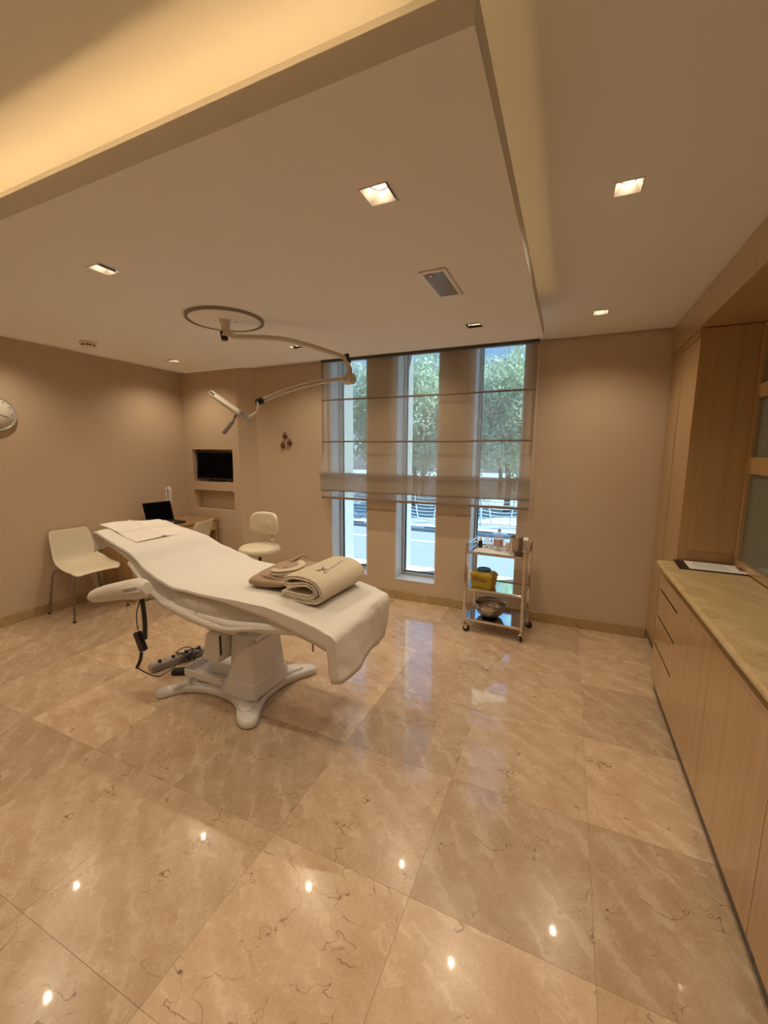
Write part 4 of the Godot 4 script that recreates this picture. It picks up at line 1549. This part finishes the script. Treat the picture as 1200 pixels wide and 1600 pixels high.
# ---------------------------------------------------------------- steel trolley and what stands on it
func build_trolley():
	var c := Vector3(-0.512, 0, -3.655)
	var turn := -0.055
	var t := thing("steel_trolley", "three-tier polished steel trolley on black castors under the window", "trolley", c, turn)
	var hx := 0.245
	var hz := 0.172
	for sx in [-1.0, 1.0]:
		for sz in [-1.0, 1.0]:
			var p := Vector3(sx * hx, 0, sz * hz)
			part("post", bx(p + Vector3(0, 0.45, 0), Vector3(0.024, 0.72, 0.024), 0.004), M.chrome, t)
			var ca := Node3D.new()
			ca.name = "castor"
			t.add_child(ca, true)
			ca.position = p
			ca.rotation.y = sx * 0.6 + sz * 0.9
			var b := B()
			b.lathe([[0.006, 0.062], [0.022, 0.064], [0.022, 0.070], [0.008, 0.074], [0.008, 0.092], [0.001, 0.092]], 14)
			b.box(Vector3(0.012, 0.05, 0.014), Vector3(0.03, 0.035, 0.003))
			b.box(Vector3(0.012, 0.05, -0.014), Vector3(0.03, 0.035, 0.003))
			part("fork", b, M.chrome, ca)
			b = B()
			b.lathe([[0.004, -0.009], [0.028, -0.009], [0.032, -0.005], [0.032, 0.005], [0.028, 0.009], [0.004, 0.009]], 20, Transform3D(Basis(Vector3(1, 0, 0), Vector3(0, 0, 1), Vector3(0, -1, 0)), Vector3(0.02, 0.032, 0)))
			part("wheel", b, M.black_rubber, ca)
	for y in [0.118, 0.398, 0.728]:
		var s := part("shelf", bx(Vector3(0, y, 0), Vector3(hx * 2 - 0.02, 0.006, hz * 2 - 0.02)), M.mirror_steel, t)
		for sz in [-1.0, 1.0]:
			part("front_rail", bx(Vector3(0, y, sz * hz), Vector3(hx * 2 - 0.022, 0.022, 0.016), 0.003), M.chrome, s)
		for sx in [-1.0, 1.0]:
			part("side_rail", bx(Vector3(sx * hx, y, 0), Vector3(0.016, 0.022, hz * 2 - 0.022), 0.003), M.chrome, s)
	for sx in [-1.0, 1.0]:
		var b := B()
		b.box(Vector3(sx * hx, 0.80, 0), Vector3(0.014, 0.014, hz * 2), 0.003)
		b.box(Vector3(sx * hx, 0.77, 0), Vector3(0.010, 0.010, hz * 2 - 0.02), 0.002)
		part("guard_rail", b, M.chrome, t)
	var X := Transform3D(Basis(Vector3.UP, turn), c)
	var top := 0.7315
	var at := func(x, y, z) -> Vector3: return X * Vector3(x, y, z)
	# liner
	var grid := []
	for i in 9:
		var row := PackedVector3Array()
		for j in 9:
			row.append(Vector3(lerp(-0.20, 0.15, i / 8.0), 0.0025 + 0.001 * sin(i * 1.9 + j), lerp(-0.15, 0.155, 1.0 - j / 8.0)))
		grid.append(row)
	var b := B()
	b.sheet(grid, 0.0008)
	var ln := part("tray_liner", b, M.sheet_white)
	ln.transform = Transform3D(Basis(Vector3.UP, turn), at.call(0, top, 0))
	tag(ln, "white paper liner on the trolley's top shelf", "paper liner")
	top += 0.004
	# bottles
	var bot := func(called, label, x, z, body: Array, m, cap: Array, cm) -> Node3D:
		var o := thing(called, label, "bottle", at.call(x, top, z), turn)
		var bb := B()
		bb.lathe(body, 20)
		part("body", bb, m, o)
		bb = B()
		bb.lathe(cap, 14)
		part("cap", bb, cm, o)
		return o
	var d = bot.call("dropper_bottle", "small dark glass dropper bottle at the trolley's window corner", -0.175, -0.03, [[0.001, 0], [0.018, 0], [0.019, 0.005], [0.019, 0.055], [0.014, 0.066], [0.008, 0.07], [0.001, 0.07]], M.dark_bottle, [[0.001, 0.07], [0.010, 0.07], [0.010, 0.084], [0.006, 0.088], [0.005, 0.105], [0.001, 0.108]], M.pink_card)
	d = bot.call("glass_flask", "small clear glass flask with a long neck on the trolley", -0.118, -0.03, [[0.001, 0], [0.014, 0.0], [0.016, 0.03], [0.024, 0.05], [0.027, 0.065], [0.022, 0.08], [0.010, 0.095], [0.008, 0.118], [0.009, 0.12], [0.001, 0.12]], M.clear_glass, [[0.001, 0.0005], [0.0125, 0.0005], [0.014, 0.028], [0.001, 0.028]], M.white_plastic)
	d = bot.call("serum_bottle", "small clear dropper bottle beside the labelled bottle", -0.072, -0.005, [[0.001, 0], [0.016, 0], [0.017, 0.004], [0.017, 0.052], [0.010, 0.062], [0.007, 0.066], [0.001, 0.066]], M.clear_glass, [[0.001, 0.066], [0.009, 0.066], [0.009, 0.078], [0.005, 0.082], [0.006, 0.10], [0.001, 0.104]], M.pink_card)
	part("liquid", bx(Vector3(0, 0.018, 0), Vector3(0.018, 0.03, 0.018), 0.004), M.white_plastic, d)
	d = bot.call("spray_bottle", "larger clear bottle with a rose label and grey nozzle on the trolley", -0.005, 0.0, [[0.001, 0], [0.044, 0], [0.048, 0.006], [0.048, 0.095], [0.040, 0.122], [0.018, 0.145], [0.014, 0.155], [0.014, 0.165], [0.001, 0.165]], M.clear_glass, [[0.001, 0.165], [0.015, 0.165], [0.015, 0.18], [0.006, 0.183], [0.003, 0.2], [0.001, 0.2]], M.grey_plastic)
	var lb := B()
	var lr := []
	for y in [0.045, 0.105]:
		for q in [0.0487]:
			var ring := PackedVector3Array()
			for k in 13:
				var a := PI / 2 - 0.95 + 1.9 * k / 12.0
				ring.append(Vector3(cos(a) * q, y, sin(a) * q))
			lr.append(ring)
	lb.loft(lr, true, false, false)
	var lab := part("label", lb, M.label_rose, d)
	lb = B()
	for k in 4:
		lb.box(Vector3(0.0, 0.095 - k * 0.013, 0.0492), Vector3(0.036 - 0.006 * (k % 2), 0.004, 0.0012))
	part("print", lb, M.sheet_white, lab)
	part("liquid", bx(Vector3(0, 0.022, 0), Vector3(0.05, 0.036, 0.05), 0.01), M.white_plastic, d)
	# paper cup and carton
	var tb := thing("small_carton", "small pink card box between the bottles and the steel beaker", "box", at.call(0.075, top, -0.02), turn + 0.1)
	part("box", bx(Vector3(0, 0.035, 0), Vector3(0.05, 0.07, 0.06), 0.001), M.pink_card, tb)
	part("flap", bx(Vector3(0, 0.0705, 0), Vector3(0.048, 0.001, 0.03)), M.sheet_white, tb)
	var gb := thing("glove_box", "pale card box behind the steel beaker", "box", at.call(0.195, top, -0.055), turn + 0.12)
	part("box", bx(Vector3(0, 0.055, 0), Vector3(0.07, 0.11, 0.13), 0.001), M.pink_card, gb)
	part("lid", bx(Vector3(0, 0.111, 0), Vector3(0.073, 0.004, 0.133), 0.001), M.sheet_white, gb)
	var cup := thing("steel_beaker", "open brushed steel beaker at the trolley's front corner", "beaker", at.call(0.155, top - 0.004, 0.07))
	b = B()
	var prof := [[0.001, 0.0], [0.054, 0.0], [0.055, 0.004], [0.055, 0.148], [0.057, 0.151], [0.055, 0.152], [0.053, 0.150], [0.053, 0.006], [0.001, 0.005]]
	b.lathe(prof, 36)
	part("wall", b, M.steel, cup)
	b = B()
	b.lathe([[0.001, 0.12], [0.05, 0.12], [0.05, 0.13], [0.001, 0.128]], 24)
	part("contents", b, M.black_rubber, cup)
	# sharps bin
	var sb := thing("sharps_bin", "yellow sharps bin with handwriting and a blue lid on the middle shelf", "sharps bin", at.call(-0.115, 0.402, 0.045), turn - 0.20)
	b = B()
	var rings := []
	for l in [[0.0, 0.090, 0.056], [0.008, 0.094, 0.060], [0.100, 0.104, 0.070], [0.105, 0.108, 0.074], [0.118, 0.105, 0.070], [0.140, 0.09, 0.054], [0.144, 0.082, 0.046]]:
		var ring := PackedVector3Array()
		for q in [[1, 1, 0], [-1, 1, 1], [-1, -1, 2], [1, -1, 3]]:
			for k in 4:
				var a: float = PI / 2 * (q[2] + k / 3.0)
				ring.append(Vector3(q[0] * (l[1] - 0.012) + cos(a) * 0.012, l[0], q[1] * (l[2] - 0.012) + sin(a) * 0.012))
		rings.append(ring)
	b.loft(rings, false)
	part("bin", b, M.yellow_plastic, sb)
	b = B()
	b.lathe([[0.001, 0.143], [0.058, 0.143], [0.061, 0.148], [0.061, 0.158], [0.056, 0.163], [0.050, 0.161], [0.046, 0.156], [0.001, 0.156]], 32)
	part("lid", b, M.blue_lid, sb)
	part("lid_vane", bx(Vector3(0, 0.158, 0), Vector3(0.088, 0.004, 0.012), 0.001), M.silver_plastic, sb)
	part("latch", bx(Vector3(0.112, 0.112, 0), Vector3(0.02, 0.01, 0.03), 0.003), M.yellow_plastic, sb)
	b = B()
	for row in 2:
		var y := 0.080 - row * 0.017
		var xw := -0.078
		for word in [[6, 0.0], [2, 0.0], [8, 0.0]]:
			var pts := []
			for k in word[0] * 3:
				var yy: float = y + 0.0042 * sin(k * 2.1 + row * 1.3) + (0.0055 if (k + row) % 5 == 0 else 0.0)
				pts.append(Vector3(xw, yy, 0.060 + (yy - 0.008) * 0.1087 + 0.0008))
				xw += 0.0027
			b.tube(pts, 0.0019, 4)
			xw += 0.007
	part("handwriting", b, M.ink, sb)
	# bowl
	var bw := thing("steel_bowl", "round polished steel bowl on the trolley's bottom shelf", "bowl", at.call(-0.055, 0.122, 0.01))
	b = B()
	b.lathe([[0.001, 0.0], [0.045, 0.0], [0.08, 0.010], [0.108, 0.032], [0.127, 0.066], [0.136, 0.10], [0.138, 0.125], [0.142, 0.128], [0.136, 0.129], [0.133, 0.10], [0.124, 0.068], [0.105, 0.035], [0.078, 0.014], [0.045, 0.004], [0.001, 0.004]], 48)
	part("wall", b, M.steel, bw)

# ---------------------------------------------------------------- chairs and stool
func shell_chair(label: String, at: Vector3, turn: float):
	var t := thing("shell_chair", label, "chair", at, turn, "white shell chairs")
	var prof := curve([Vector2(-0.275, 0.80), Vector2(-0.255, 0.72), Vector2(-0.225, 0.60), Vector2(-0.185, 0.50), Vector2(-0.11, 0.452), Vector2(0.0, 0.440), Vector2(0.11, 0.446), Vector2(0.185, 0.450), Vector2(0.235, 0.432)], 5)
	var grid := []
	var n := prof.size()
	for i in n:
		var s := float(i) / (n - 1)
		var w: float = lookup([[0.0, 0.172], [0.15, 0.188], [0.4, 0.205], [0.55, 0.222], [0.8, 0.225], [1.0, 0.205]], s)
		if s < 0.09: w *= sqrt(1.0 - pow((0.09 - s) / 0.09, 2.0) * 0.22)
		if s > 0.9: w *= sqrt(1.0 - pow((s - 0.9) / 0.1, 2.0) * 0.30)
		var d: Vector2 = (prof[min(i + 1, n - 1)] - prof[max(i - 1, 0)]).normalized()
		var nn := Vector2(-d.y, d.x)
		var row := PackedVector3Array()
		for j in 19:
			var v := j / 9.0 - 1.0
			var curl: float = lookup([[0.0, 0.02], [0.3, 0.05], [0.5, 0.07], [0.75, 0.015], [1.0, -0.012]], s) * pow(absf(v), 3.0)
			var p: Vector2 = prof[i] + nn * curl
			row.append(Vector3(p.x, p.y, v * w))
		grid.append(row)
	var b := B()
	b.sheet(grid, 0.008)
	part("seat_shell", b, M.chair_white, t)
	for sx in [-1.0, 1.0]:
		for sz in [-1.0, 1.0]:
			b = B()
			b.tube(curve([Vector3(sx * 0.05, 0.425, sz * 0.12), Vector3(sx * 0.15, 0.425, sz * 0.175), Vector3(sx * 0.185, 0.405, sz * 0.195), Vector3(sx * 0.20, 0.33, sz * 0.205), Vector3(sx * 0.225, 0.007, sz * 0.245)], 5), 0.0105, 10)
			var leg := part("leg", b, M.dull_metal, t)
			b = B()
			b.lathe([[0.001, 0.0], [0.012, 0.0], [0.012, 0.02], [0.001, 0.02]], 10, Transform3D(Basis(), Vector3(sx * 0.225, 0, sz * 0.245)))
			part("rubber_foot", b, M.black_rubber, leg)
	b = B()
	b.box(Vector3(-0.0, 0.43, 0), Vector3(0.28, 0.012, 0.2), 0.004)
	part("under_frame", b, M.dull_metal, t)

func build_chairs():
	shell_chair("white shell chair on bare metal legs against the plain wall", Vector3(-4.295, 0, -2.40), -0.06)
	shell_chair("white shell chair drawn up to the wooden desk behind the bed", Vector3(-3.99, 0, -3.33), PI + 0.25)
	var st := thing("stool", "cream round swivel stool with a small backrest behind the bed", "stool", Vector3(-2.645, -0.02, -3.02), -0.10)
	var b := B()
	b.lathe([[0.001, 0.645], [0.165, 0.645], [0.188, 0.652], [0.195, 0.675], [0.188, 0.70], [0.165, 0.714], [0.09, 0.72], [0.001, 0.721]], 40)
	part("seat", b, M.stool_vinyl, st)
	b = B()
	var rings := []
	for l in [[-0.022, 0.80], [-0.018, 0.93], [-0.006, 1.0], [0.008, 1.0], [0.018, 0.94], [0.024, 0.82], [0.027, 0.55]]:
		var ring := PackedVector3Array()
		for k in 36:
			var a := TAU * k / 36
			var ex: float = signf(cos(a)) * pow(absf(cos(a)), 0.55) * 0.182 * l[1]
			var ey: float = signf(sin(a)) * pow(absf(sin(a)), 0.55) * 0.108 * l[1]
			if ey < 0.0: ex *= 1.0 + 0.10 * ey / -0.1
			else: ex *= 1.0 - 0.06 * ey / 0.1
			ring.append(Vector3(ex - 0.02, 0.915 + ey, -0.135 + l[0] + ex * ex * 1.6))
		rings.append(ring)
	b.loft(rings, true)
	part("backrest", b, M.stool_vinyl, st)
	b = B()
	b.box(Vector3(-0.015, 0.628, -0.11), Vector3(0.04, 0.006, 0.16), 0.001)
	b.box(Vector3(-0.015, 0.74, -0.185), Vector3(0.04, 0.23, 0.006), 0.001)
	b.box(Vector3(-0.015, 0.855, -0.168), Vector3(0.04, 0.05, 0.035), 0.002)
	part("back_bar", b, M.chrome, st)
	b = B()
	b.box(Vector3(0, 0.632, 0), Vector3(0.10, 0.026, 0.10), 0.004)
	part("mechanism", b, M.black_plastic, st)
	b = B()
	b.tube([Vector3(0, 0.628, 0), Vector3(-0.09, 0.625, 0.03), Vector3(-0.13, 0.598, 0.045), Vector3(-0.2, 0.596, 0.07)], 0.006, 8)
	part("lever", b, M.black_plastic, st)
	b = B()
	b.lathe([[0.001, 0.13], [0.028, 0.13], [0.028, 0.36], [0.017, 0.37], [0.017, 0.62], [0.001, 0.62]], 16)
	part("gas_column", b, M.chrome, st)
	for k in 5:
		var a := TAU * k / 5
		b = B()
		b.tube([Vector3(cos(a) * 0.02, 0.13, sin(a) * 0.02), Vector3(cos(a) * 0.25, 0.085, sin(a) * 0.25)], [0.02, 0.013], 8)
		var leg := part("leg", b, M.chrome, st)
		b = B()
		b.lathe([[0.004, -0.02], [0.028, -0.02], [0.03, 0.0], [0.028, 0.02], [0.004, 0.02]], 14, Transform3D(Basis(Vector3(cos(a + 1.0), 0, sin(a + 1.0)), Vector3(-sin(a + 1.0), 0, cos(a + 1.0)), Vector3(0, -1, 0)), Vector3(cos(a) * 0.25, 0.03, sin(a) * 0.25)))
		b.box(Vector3(cos(a) * 0.25, 0.062, sin(a) * 0.25), Vector3(0.02, 0.03, 0.02), 0.003)
		part("castor", b, M.black_rubber, leg)

func build_desk():
	var d := thing("desk", "light maple desk against the plain wall in the corner", "desk", Vector3(-4.30, 0, -3.28))
	part("top", bx(Vector3(0, 0.735, 0), Vector3(0.56, 0.03, 1.16), 0.002), M.maple, d)
	part("side_panel", bx(Vector3(0, 0.36, -0.56), Vector3(0.50, 0.72, 0.02), 0.001), M.maple, d)
	part("side_panel", bx(Vector3(0, 0.36, 0.56), Vector3(0.50, 0.72, 0.02), 0.001), M.maple, d)
	part("back_panel", bx(Vector3(-0.26, 0.50, 0), Vector3(0.018, 0.44, 1.10), 0.001), M.maple_frame, d)
	for k in 2:
		part("drawer_front", bx(Vector3(0.255, 0.655, -0.27 + k * 0.54), Vector3(0.018, 0.11, 0.53), 0.0015), M.maple, d)
	var l := thing("laptop", "open black laptop on the maple desk", "laptop", Vector3(-4.27, 0.75, -3.27), -0.12)
	# local +x is where the user sits
	part("base", bx(Vector3(0.06, 0.011, 0), Vector3(0.23, 0.018, 0.34), 0.004), M.black_plastic, l)
	part("keyboard", bx(Vector3(0.04, 0.0208, 0), Vector3(0.11, 0.002, 0.30)), M.black_rubber, l)
	part("touchpad", bx(Vector3(0.13, 0.0205, 0), Vector3(0.06, 0.001, 0.09)), M.grey_plastic, l)
	var x := Transform3D(Basis(Vector3(0, 0, 1), 0.30), Vector3(-0.055, 0.018, 0))
	var b := B()
	b.box(Vector3(-0.004, 0.118, 0), Vector3(0.010, 0.236, 0.34), 0.003, x)
	var s := part("screen_lid", b, M.silver_plastic, l)
	b = B()
	b.box(Vector3(0.0018, 0.118, 0), Vector3(0.002, 0.228, 0.332), 0.0, x)
	part("display", b, M.screen_black, s)
	b = B()
	b.tube(curve([Vector3(-0.03, 0.01, 0.16), Vector3(-0.06, 0.03, 0.20), Vector3(-0.12, 0.05, 0.20), Vector3(-0.16, 0.02, 0.16)], 5), 0.003, 6)
	part("charge_cable", b, M.black_rubber, l)
	var p := thing("wall_phone", "white wall phone with a long handset above the laptop", "phone", Vector3(XL, 1.035, -3.59))
	part("cradle", bx(Vector3(0.016, -0.01, 0), Vector3(0.03, 0.20, 0.075), 0.006), M.white_plastic, p)
	b = B()
	b.tube(curve([Vector3(0.035, -0.10, 0), Vector3(0.052, -0.09, 0), Vector3(0.055, -0.05, 0), Vector3(0.058, 0.03, 0), Vector3(0.056, 0.075, 0), Vector3(0.035, 0.098, 0)], 5), 0.024, 10, true, 0.7)
	part("handset", b, M.white_plastic, p)

# ---------------------------------------------------------------- roman blind
func build_blind():
	var t := thing("roman_blind", "sheer beige roman blind half lowered across three windows", "blind", Vector3(-1.405, 0, -3.94))
	var hw := 1.10
	var strip := func(prof: Array, n: int, m, called):
		var pp := curve(prof, n)
		var grid := []
		for q in pp:
			var row := PackedVector3Array()
			for j in 45:
				var s := j / 44.0
				var sag: float = 0.005 * sin(s * PI) + 0.002 * sin(s * 23.0)
				row.append(Vector3(lerp(-hw, hw, s), q.y - sag, q.x))
			grid.append(row)
		var b := B()
		var tt := PackedVector3Array()
		for i in grid.size() - 1:
			for j in 44:
				tt.append_array([grid[i][j], grid[i + 1][j + 1], grid[i + 1][j], grid[i][j], grid[i][j + 1], grid[i + 1][j + 1]])
		b.put(tt, false, true)
		return part(called, b, m, t)
	strip.call([Vector2(0.0, 2.545), Vector2(0.004, 2.14)], 6, M.sheer, "fabric_panel")
	strip.call([Vector2(0.004, 2.14), Vector2(0.008, 1.92), Vector2(0.006, 1.70)], 5, M.sheer, "fabric_panel")
	strip.call([Vector2(0.006, 1.70), Vector2(0.03, 1.55), Vector2(0.075, 1.42), Vector2(0.088, 1.365), Vector2(0.075, 1.335), Vector2(0.06, 1.345)], 5, M.sheer, "fabric_panel")
	strip.call([Vector2(0.062, 1.365), Vector2(0.060, 1.25), Vector2(0.064, 1.18), Vector2(0.055, 1.163), Vector2(0.046, 1.17)], 4, M.sheer_fold, "fold_band")
	strip.call([Vector2(0.044, 1.35), Vector2(0.042, 1.20), Vector2(0.040, 1.135), Vector2(0.036, 1.092)], 4, M.sheer, "fold_band")
	strip.call([Vector2(0.026, 1.34), Vector2(0.024, 1.175)], 4, M.sheer, "fold_band")
	for y in [[2.142, 0.008], [1.70, 0.010]]:
		var pts := []
		for j in 23:
			var s := j / 22.0
			pts.append(Vector3(lerp(-hw, hw, s), y[0] - 0.005 * sin(s * PI), y[1]))
		var b := B()
		b.tube(pts, 0.0085, 8)
		part("batten", b, M.batten, t)
	part("bottom_bar", bx(Vector3(0, 1.083, 0.037), Vector3(hw * 2, 0.024, 0.008), 0.002), M.batten, t)
	part("fold_batten", bx(Vector3(0, 1.163, 0.054), Vector3(hw * 2, 0.008, 0.012), 0.002), M.batten, t)
	for s in [-1.0, 1.0]:
		var b := B()
		b.box(Vector3(s * (hw - 0.012), 2.04, 0.012), Vector3(0.022, 1.0, 0.0015))
		part("side_hem", b, M.sheer_fold, t)
	part("headrail", bx(Vector3(0, 2.548, -0.02), Vector3(hw * 2 + 0.02, 0.028, 0.05), 0.002), M.headrail, t)
	var b := B()
	b.tube([Vector3(hw + 0.012, 2.545, 0.02), Vector3(hw + 0.012, 0.95, 0.03)], 0.0022, 6)
	part("pull_cord", b, M.sheet_white, t)

# ---------------------------------------------------------------- small wall and ceiling things
func build_small():
	var b: Builder
	var tv := thing("television", "black flat television leaning in the wall recess", "television", Vector3(-4.125, 1.204, -3.955), 0.0)
	var x := Transform3D(Basis.from_euler(Vector3(-0.04, 0.13, -0.02)), Vector3(0, 0.0, 0))
	b = B()
	b.box(Vector3(0, 0.196, 0), Vector3(0.575, 0.36, 0.028), 0.004, x)
	var body := part("body", b, M.black_plastic, tv)
	b = B()
	b.box(Vector3(0, 0.20, 0.0148), Vector3(0.545, 0.315, 0.002), 0.0, x)
	part("screen", b, M.screen_black, body)
	b = B()
	b.box(Vector3(0.272, 0.196, 0.017), Vector3(0.016, 0.355, 0.006), 0.001, x)
	part("side_trim", b, M.silver_plastic, body)
	b = B()
	b.box(Vector3(0, 0.028, 0.0152), Vector3(0.022, 0.006, 0.002), 0.0, x)
	part("badge", b, M.silver_plastic, body)
	part("stand", bx(Vector3(0, 0.007, 0), Vector3(0.24, 0.012, 0.09), 0.003), M.black_plastic, tv)
	# bronze drops
	for i in 3:
		var p := on_z([445.0, 452.0, 442.0][i], [680.0, 691.0, 695.0][i], ZF + 0.02)
		var d := thing("wall_drop", ["topmost of three small bronze drops on the wall beside the blind", "right hand bronze drop nearest the blind among three on the wall", "lowest of three small bronze drops on the wall beside the blind"][i], "wall ornament", Vector3(p.x, p.y - 0.04, ZF + 0.022), 0.0, "three bronze drops on the wall")
		b = B()
		b.lathe([[0.001, 0.0], [0.018, 0.003], [0.028, 0.014], [0.031, 0.028], [0.027, 0.045], [0.016, 0.064], [0.006, 0.078], [0.001, 0.084]], 20, Transform3D(Basis(Vector3(1, 0, 0), Vector3(0, 1, 0), Vector3(0, 0, 0.7)), Vector3.ZERO))
		part("drop", b, M.bronze, d)
		b = B()
		b.tube([Vector3(0, 0.03, -0.022), Vector3(0, 0.03, -0.01)], 0.006, 8)
		part("peg", b, M.bronze, d)
	# clock
	var ck := thing("wall_clock", "round white wall clock on the plain wall, cut by the picture's edge", "clock", Vector3(XL, 1.895, -1.955))
	var side := Transform3D(Basis(Vector3(0, 0, 1), Vector3(1, 0, 0), Vector3(0, 1, 0)), Vector3.ZERO)
	b = B()
	b.lathe([[0.001, 0.0], [0.148, 0.0], [0.15, 0.004], [0.15, 0.038], [0.146, 0.042], [0.136, 0.042], [0.132, 0.034], [0.001, 0.034]], 48, side)
	part("case", b, M.silver_plastic, ck)
	b = B()
	b.lathe([[0.001, 0.034], [0.131, 0.034], [0.131, 0.036], [0.001, 0.036]], 48, side)
	var face := part("face", b, M.white_plastic, ck)
	for k in 12:
		var a := TAU * k / 12
		b = B()
		b.box(Vector3(0.0365, cos(a) * 0.115, sin(a) * 0.115), Vector3(0.0012, 0.012, 0.012))
		part("hour_mark", b, M.grey_plastic, face)
	b = B()
	b.tube([Vector3(0.038, 0, 0), Vector3(0.038, 0.06, 0.03)], 0.003, 6)
	part("hour_hand", b, M.black_plastic, ck)
	b = B()
	b.tube([Vector3(0.0385, 0, 0), Vector3(0.0385, -0.03, -0.09)], 0.0022, 6)
	part("minute_hand", b, M.black_plastic, ck)
	# smoke detector
	var sp := on_y(138, 537, LO - 0.01)
	var sd := thing("smoke_detector", "round white smoke detector on the lowered ceiling panel", "smoke detector", Vector3(sp.x, LO, sp.z))
	b = B()
	b.lathe([[0.001, 0.0], [0.055, 0.0], [0.055, -0.012], [0.048, -0.018], [0.001, -0.018]], 32)
	part("base", b, M.white_plastic, sd)
	b = B()
	b.lathe([[0.001, -0.018], [0.042, -0.018], [0.042, -0.026], [0.001, -0.026]], 28)
	part("dark_slots", b, M.black_plastic, sd)
	b = B()
	b.lathe([[0.001, -0.026], [0.044, -0.026], [0.044, -0.034], [0.034, -0.042], [0.001, -0.043]], 32)
	part("cap", b, M.white_plastic, sd)
	for k in 6:
		var a := TAU * k / 6
		part("rib", bx(Vector3(cos(a) * 0.0425, -0.022, sin(a) * 0.0425), Vector3(0.008, 0.01, 0.008)), M.white_plastic, sd)
	# emergency light
	var el := thing("emergency_light", "rectangular recessed emergency light with grey ribbed diffuser in the lowered panel", "emergency light", Vector3(-0.593, LO, -1.975))
	b = B()
	var ox := 0.062
	var oz := 0.16
	var ix := 0.045
	var iz := 0.14
	for s in [-1.0, 1.0]:
		b.box(Vector3(s * (ox + ix) / 2, -0.004, 0), Vector3(ox - ix, 0.008, oz * 2), 0.002)
		b.box(Vector3(0, -0.004, s * (oz + iz) / 2), Vector3(ix * 2, 0.008, oz - iz), 0.002)
	part("frame", b, M.white_plastic, el)
	var df := part("diffuser", bx(Vector3(0, -0.002, 0), Vector3(ix * 2, 0.003, iz * 2)), M.prism, el)
	b = B()
	for k in 11:
		b.box(Vector3(-0.037 + k * 0.0075, -0.0042, 0), Vector3(0.003, 0.002, iz * 2 - 0.01))
	tag(part("ribs", b, M.prism, df), "", "", "", "stuff")
	part("pictogram", bx(Vector3(-0.02, -0.0058, 0.112), Vector3(0.03, 0.0012, 0.036)), M.sign_red, df)
	b = B()
	b.box(Vector3(-0.02, -0.0068, 0.112), Vector3(0.008, 0.001, 0.02))
	b.box(Vector3(-0.013, -0.0068, 0.118), Vector3(0.008, 0.001, 0.005))
	part("figure", b, M.sheet_white, df)
